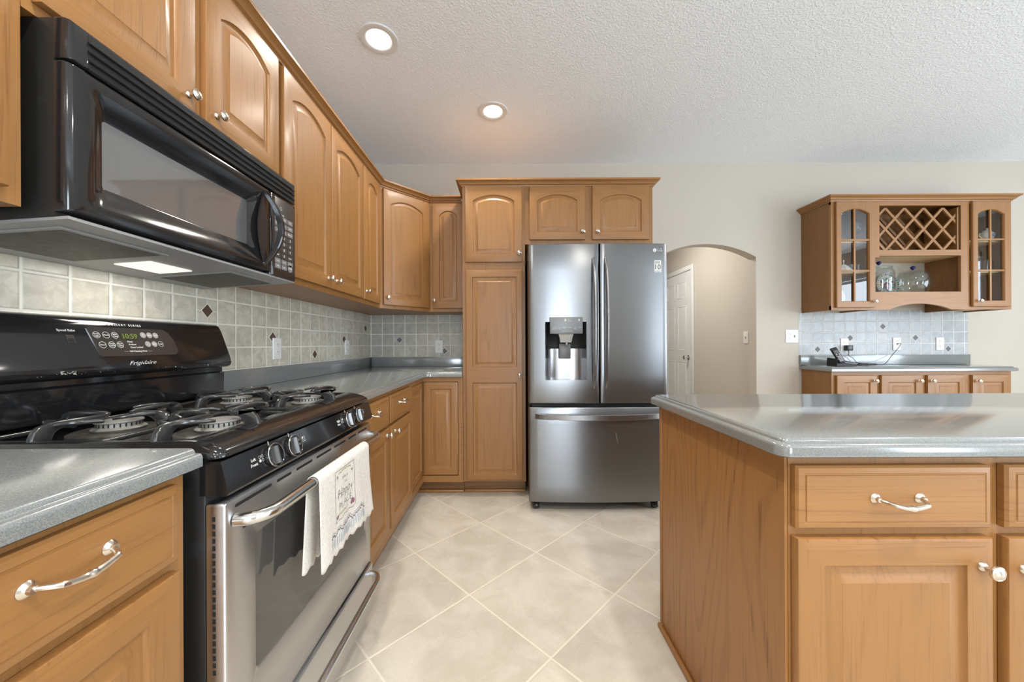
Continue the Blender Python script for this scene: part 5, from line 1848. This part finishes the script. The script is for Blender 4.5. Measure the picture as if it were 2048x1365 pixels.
PLA = lambda u1, u2, v1, v2: ((at((u1 + u2) / 2, (v1 + v2) / 2, YW).x, at((u1 + u2) / 2, (v1 + v2) / 2, YW).z))
plate('wall_outlet', 'white outlet on the left tile wall, nearest the range', 'outlet', TL, 1.937, 1.095)
plate('wall_outlet', 'white outlet on the left tile wall, nearest the corner', 'outlet', TL, 2.783, 1.092)
a, b = PLA(870, 886.4, 680.7, 707.2)
plate('wall_outlet', 'white outlet on the grey back-wall tiles beside the pantry', 'outlet', TB, a, b)
a, b = PLA(1680, 1696, 677.5, 702)
pa = plate('wall_outlet', 'white outlet above the phone with a black adapter plugged in', 'outlet', TH, a, b)
oa, ob = a, b
a, b = PLA(1784.4, 1800.5, 675, 701.5)
plate('phone_jack', 'white phone jack plate in the middle of the hutch tiles', 'wall plate', TH, a, b, kind='jack')
ja, jb = a, b
a, b = PLA(1870.8, 1886.8, 675, 700.8)
plate('wall_outlet', 'white outlet at the right of the hutch tiles with nothing plugged in', 'outlet', TH, a, b)
WB = Fr((0, YW, 0), EA)
a, b = PLA(1570, 1597, 659.3, 686.9)
plate('switch_plate', 'white double plate with outlet and switch on the wall left of the hutch', 'switch', WB, a - 0.002, b, w=0.116, h=0.120, kind='double', c=0.0002)
WH = Fr((XH, 0, 0), -PI / 2)
pw_ = atx(1492.5, 675.5, XH)
plate('light_switch', 'white light switch on the hall wall seen through the arch', 'switch', WH, -pw_.y, pw_.z, kind='switch', c=0.0003)

# ------------------------------------------------------------------ cordless phone, adapter, cables
zc0 = 0.9142
YP_ = 3.085
xa, xb = at(1664.5, 728, YP_).x, at(1703, 728, YP_).x
t = thing('cordless_phone', 'black cordless phone with grey keys standing in its base on the hutch counter', 'phone', ((xa + xb) / 2, YP_, zc0))
bp = MB()
bp.loops([[(xa, YP_ - 0.045, zc0), (xb, YP_ - 0.055, zc0), (xb, YP_ + 0.050, zc0), (xa, YP_ + 0.055, zc0)],
          [(xa + 0.002, YP_ - 0.043, zc0 + 0.060), (xb - 0.004, YP_ - 0.053, zc0 + 0.022), (xb - 0.004, YP_ + 0.048, zc0 + 0.026), (xa + 0.002, YP_ + 0.053, zc0 + 0.066)],
          [(xa + 0.006, YP_ - 0.038, zc0 + 0.064), (xb - 0.010, YP_ - 0.048, zc0 + 0.025), (xb - 0.010, YP_ + 0.043, zc0 + 0.029), (xa + 0.006, YP_ + 0.048, zc0 + 0.070)]], 0, False, True, True)
PHONEB = plain('phone_black', (0.014, 0.014, 0.015), 0.55)
bp.build('base', PHONEB, t)
# handset frame: lies on a slope rising to the left
hb = Vector((at(1681, 727, YP_ - 0.05).x + 0.012, YP_ - 0.050, zc0 + 0.028))
ht = Vector((at(1665, 696, YP_ + 0.01).x, YP_ + 0.012, at(1668, 697, YP_).z))
up = (ht - hb)
hl = up.length
up.normalize()
sd_ = Vector((0.90, -0.10, 0.20))
sd_ = (sd_ - up * sd_.dot(up)).normalized()
nn = sd_.cross(up).normalized()
if nn.y > 0:
    nn = -nn
HS = lambda p: hb + sd_ * p[0] + up * p[1] + nn * p[2]
hs = MB().box(-0.024, 0.024, 0, hl, -0.006, 0.018, 0, 0.006, 3).xf(HS)
hso = hs.build('handset', BLACKP, t)
MB().box(-0.0165, 0.0165, hl * 0.60, hl * 0.80, 0.0176, 0.0188, 0).xf(HS).build('screen', plain('grey_lcd', (0.09, 0.10, 0.11), 0.2), hso)
ks = MB()
for r_ in range(4):
    for c_ in range(3):
        ks.box(-0.0165 + c_ * 0.0115, -0.0165 + c_ * 0.0115 + 0.0092, 0.012 + r_ * 0.0125, 0.012 + r_ * 0.0125 + 0.0088, 0.0176, 0.0192, 0, 0.0005)
ks.box(-0.018, -0.007, hl * 0.50, hl * 0.57, 0.0176, 0.0192, 0, 0.0005).box(0.007, 0.018, hl * 0.50, hl * 0.57, 0.0176, 0.0192, 0, 0.0005)
ks.xf(HS).build('keys', plain('pale_phone_key', (0.42, 0.43, 0.46), 0.4), hso)
MB().tube([(xa + 0.004, YP_ - 0.0465, zc0 + 0.059), (xa + 0.07, YP_ - 0.052, zc0 + 0.030), (xb - 0.002, YP_ - 0.056, zc0 + 0.0215)], 0.0022, 8).build('silver_edge', CHROME, t)
# adapter on the outlet with its lead
t = thing('power_adapter', 'black plug-in adapter on the outlet above the phone, its lead hanging down', 'adapter', TH((oa + 0.012, ob - 0.028, 0.02)))
ax_, az_ = oa + 0.012, ob - 0.030
MB().box(ax_ - 0.026, ax_ + 0.026, YW - 0.050, YW - 0.0103, az_ - 0.024, az_ + 0.024, 0, 0.005, 2).build('plug_body', BLACKP, t)


def smooth(pts, n=8):
    out = []
    P_ = [Vector(p) for p in pts]
    P_ = [P_[0]] + P_ + [P_[-1]]
    for i in range(1, len(P_) - 2):
        for j in range(n):
            s = j / n
            a, b, c, d = P_[i - 1], P_[i], P_[i + 1], P_[i + 2]
            out.append(0.5 * ((2 * b) + (c - a) * s + (2 * a - 5 * b + 4 * c - d) * s * s + (3 * b - a - 3 * c + d) * s ** 3))
    out.append(P_[-2])
    return out


zl = zc0 + 0.0062
w_ = lambda u, v, Y: at(u, v, Y)
lead = [Vector((ax_, YW - 0.032, az_ - 0.0245)), Vector((ax_ + 0.001, YW - 0.034, az_ - 0.045)), w_(1697, 711, YW - 0.045), w_(1706, 717, YW - 0.050), Vector((w_(1714, 722, YW - 0.05).x, YW - 0.052, zl + 0.012)), Vector((w_(1726, 724, YW - 0.05).x, YW - 0.050, zl))]
MB().tube(smooth(lead), 0.0024, 8).build('lead', BLACKP, t)
random.seed(5)
ck_ = [w_(1702, 727, YP_ + 0.0)]
ck_[0] = Vector((xb - 0.002, YP_ + 0.01, zl + 0.006))
for i in range(34):
    s = i / 33
    x = xb + 0.05 + 0.19 * (0.5 + 0.5 * math.sin(i * 1.9 + 0.4)) * (0.45 + 0.55 * s)
    y = YP_ + 0.020 + 0.050 * math.sin(i * 1.37) + 0.01 * random.random()
    ck_.append(Vector((x, y, zl + 0.016 * (0.5 + 0.5 * math.sin(i * 0.9 + 1)) * (0.4 + 0.6 * random.random()))))
ck_ += [Vector((w_(1752, 727, YW - 0.10).x, YW - 0.10, zl)), Vector((w_(1768, 724, YW - 0.08).x, YW - 0.085, zl + 0.004)), w_(1784, 711, YW - 0.045), w_(1797, 696, YW - 0.030), Vector((ja + 0.013, YW - 0.026, jb + 0.002)), Vector((ja + 0.006, YW - 0.018, jb + 0.004)), Vector((ja, YW - 0.0105, jb + 0.000))]
sm_ = smooth(ck_)
for p in sm_:
    p.z = max(p.z, zc0 + 0.0040)
tag(MB().tube(sm_, 0.0021, 7).build('phone_cable', BLACKP), 'tangled black phone cable on the hutch counter rising to the wall jack', 'cable')

# ------------------------------------------------------------------ hall door (in the hall wall, six panels)
dy0 = atx(1386.5, 600, XH - 0.01).y + 0.055
HD = Fr((XH, 0, 0), -PI / 2)          # faces -X; a runs along -Y
da1 = -dy0
da0 = da1 - 0.762
dd = thing('door_1', None, None, (XH, dy0 + 0.38, 0))
dd['kind'] = 'structure'
dh = 2.032
s_ = MB()
pan = []
for c0_, c1_ in ((0.11, 0.345), (0.417, 0.652)):
    for r0, r1 in ((0.22, 0.88), (1.02, 1.60), (1.70, 1.92)):
        pan.append((c0_, c1_, r0, r1))
s_.box(da0, da1, 0.005, dh, 0.0005, 0.012, 0)
for a0, a1, b0, b1 in pan:
    seq = [(0, 0.0121), (0.010, 0.0165), (0.018, 0.0125), (0.040, 0.0160), (0.042, 0.0160)]
    s_.loops([[(da0 + a0 + d, b0 + d, c), (da0 + a1 - d, b0 + d, c), (da0 + a1 - d, b1 - d, c), (da0 + a0 + d, b1 - d, c)] for d, c in seq], 0, False, False, True)
s_.xf(HD).build('door_slab', WHITEP, dd)
tr_ = MB().box(da0 - 0.062, da0 - 0.004, 0, dh + 0.065, 0.0005, 0.020, 0, 0.004).box(da1 + 0.004, da1 + 0.062, 0, dh + 0.065, 0.0005, 0.020, 0, 0.004).box(da0 - 0.004, da1 + 0.004, dh + 0.006, dh + 0.065, 0.0005, 0.0196, 0, 0.004)
tr_.xf(HD).build('door_trim', WHITEP, dd)
kz = atx(1376, 715.8, XH - 0.05).z
MB().lathe([(0.032, 0.012), (0.032, 0.017), (0.012, 0.022), (0.011, 0.042), (0.024, 0.050), (0.029, 0.062), (0.024, 0.074), (0.008, 0.078)], (da1 - 0.060, kz, 0), (0, 0, 1), 24).xf(HD).build('door_knob', CHROME, dd)

# ------------------------------------------------------------------ recessed ceiling lights
def downlight(x, y, label, power, r=0.100, group='recessed ceiling lights'):
    o = thing('recessed_light', label, 'ceiling light', (x, y, ZC), group)
    MB().lathe([(r, ZC - 0.0004), (r, ZC - 0.003), (r * 0.97, ZC - 0.0065), (r * 0.72, ZC - 0.0085), (r * 0.66, ZC - 0.006), (r * 0.62, ZC - 0.0025), (r * 0.62, ZC - 0.0004)], (x, y, 0), (0, 0, 1), 48, 0, False, False).build('trim_ring', WHITEP, o)
    MB().lathe([(0.0002, ZC - 0.003), (r * 0.615, ZC - 0.003), (r * 0.615, ZC - 0.0006)], (x, y, 0), (0, 0, 1), 40, 0, False, False).build('diffuser', LAMP, o)
    l = bpy.data.lights.new('downlight', 'AREA')
    l.shape = 'DISK'
    l.size = r * 1.2
    l.energy = power
    l.color = WARM
    l.spread = math.radians(150)
    lo = bpy.data.objects.new('downlight', l)
    COL.objects.link(lo)
    lo.location = (x, y, ZC - 0.010)
    return o


downlight(-0.678, 1.918, 'round white recessed ceiling light nearer the camera, above the range side', 4.5)
downlight(-0.094, 2.517, 'round white recessed ceiling light nearer the pantry crown', 8.0, 0.102)
for x, y, pw in ((-0.42, 0.40, 11.0), (0.85, 0.2, 14.0), (2.6, 1.3, 10.0), (0.85, -1.4, 14.0), (4.2, 1.3, 8.0), (-0.4, -1.4, 12.0), (2.6, -1.4, 10.0)):  # unseen ceiling lights, added only to brighten the kitchen
    l = downlight(x, y, 'added unseen ceiling light behind or beside the camera, to light the room', pw, group='added unseen ceiling lights')
area('hall_fill', (1.45, 4.1, 2.55), (0, 0, 0), 0.4, 0.4, 17, (1.0, 0.97, 0.93))  # added lamp with no fixture, brightens the hall beyond the arch
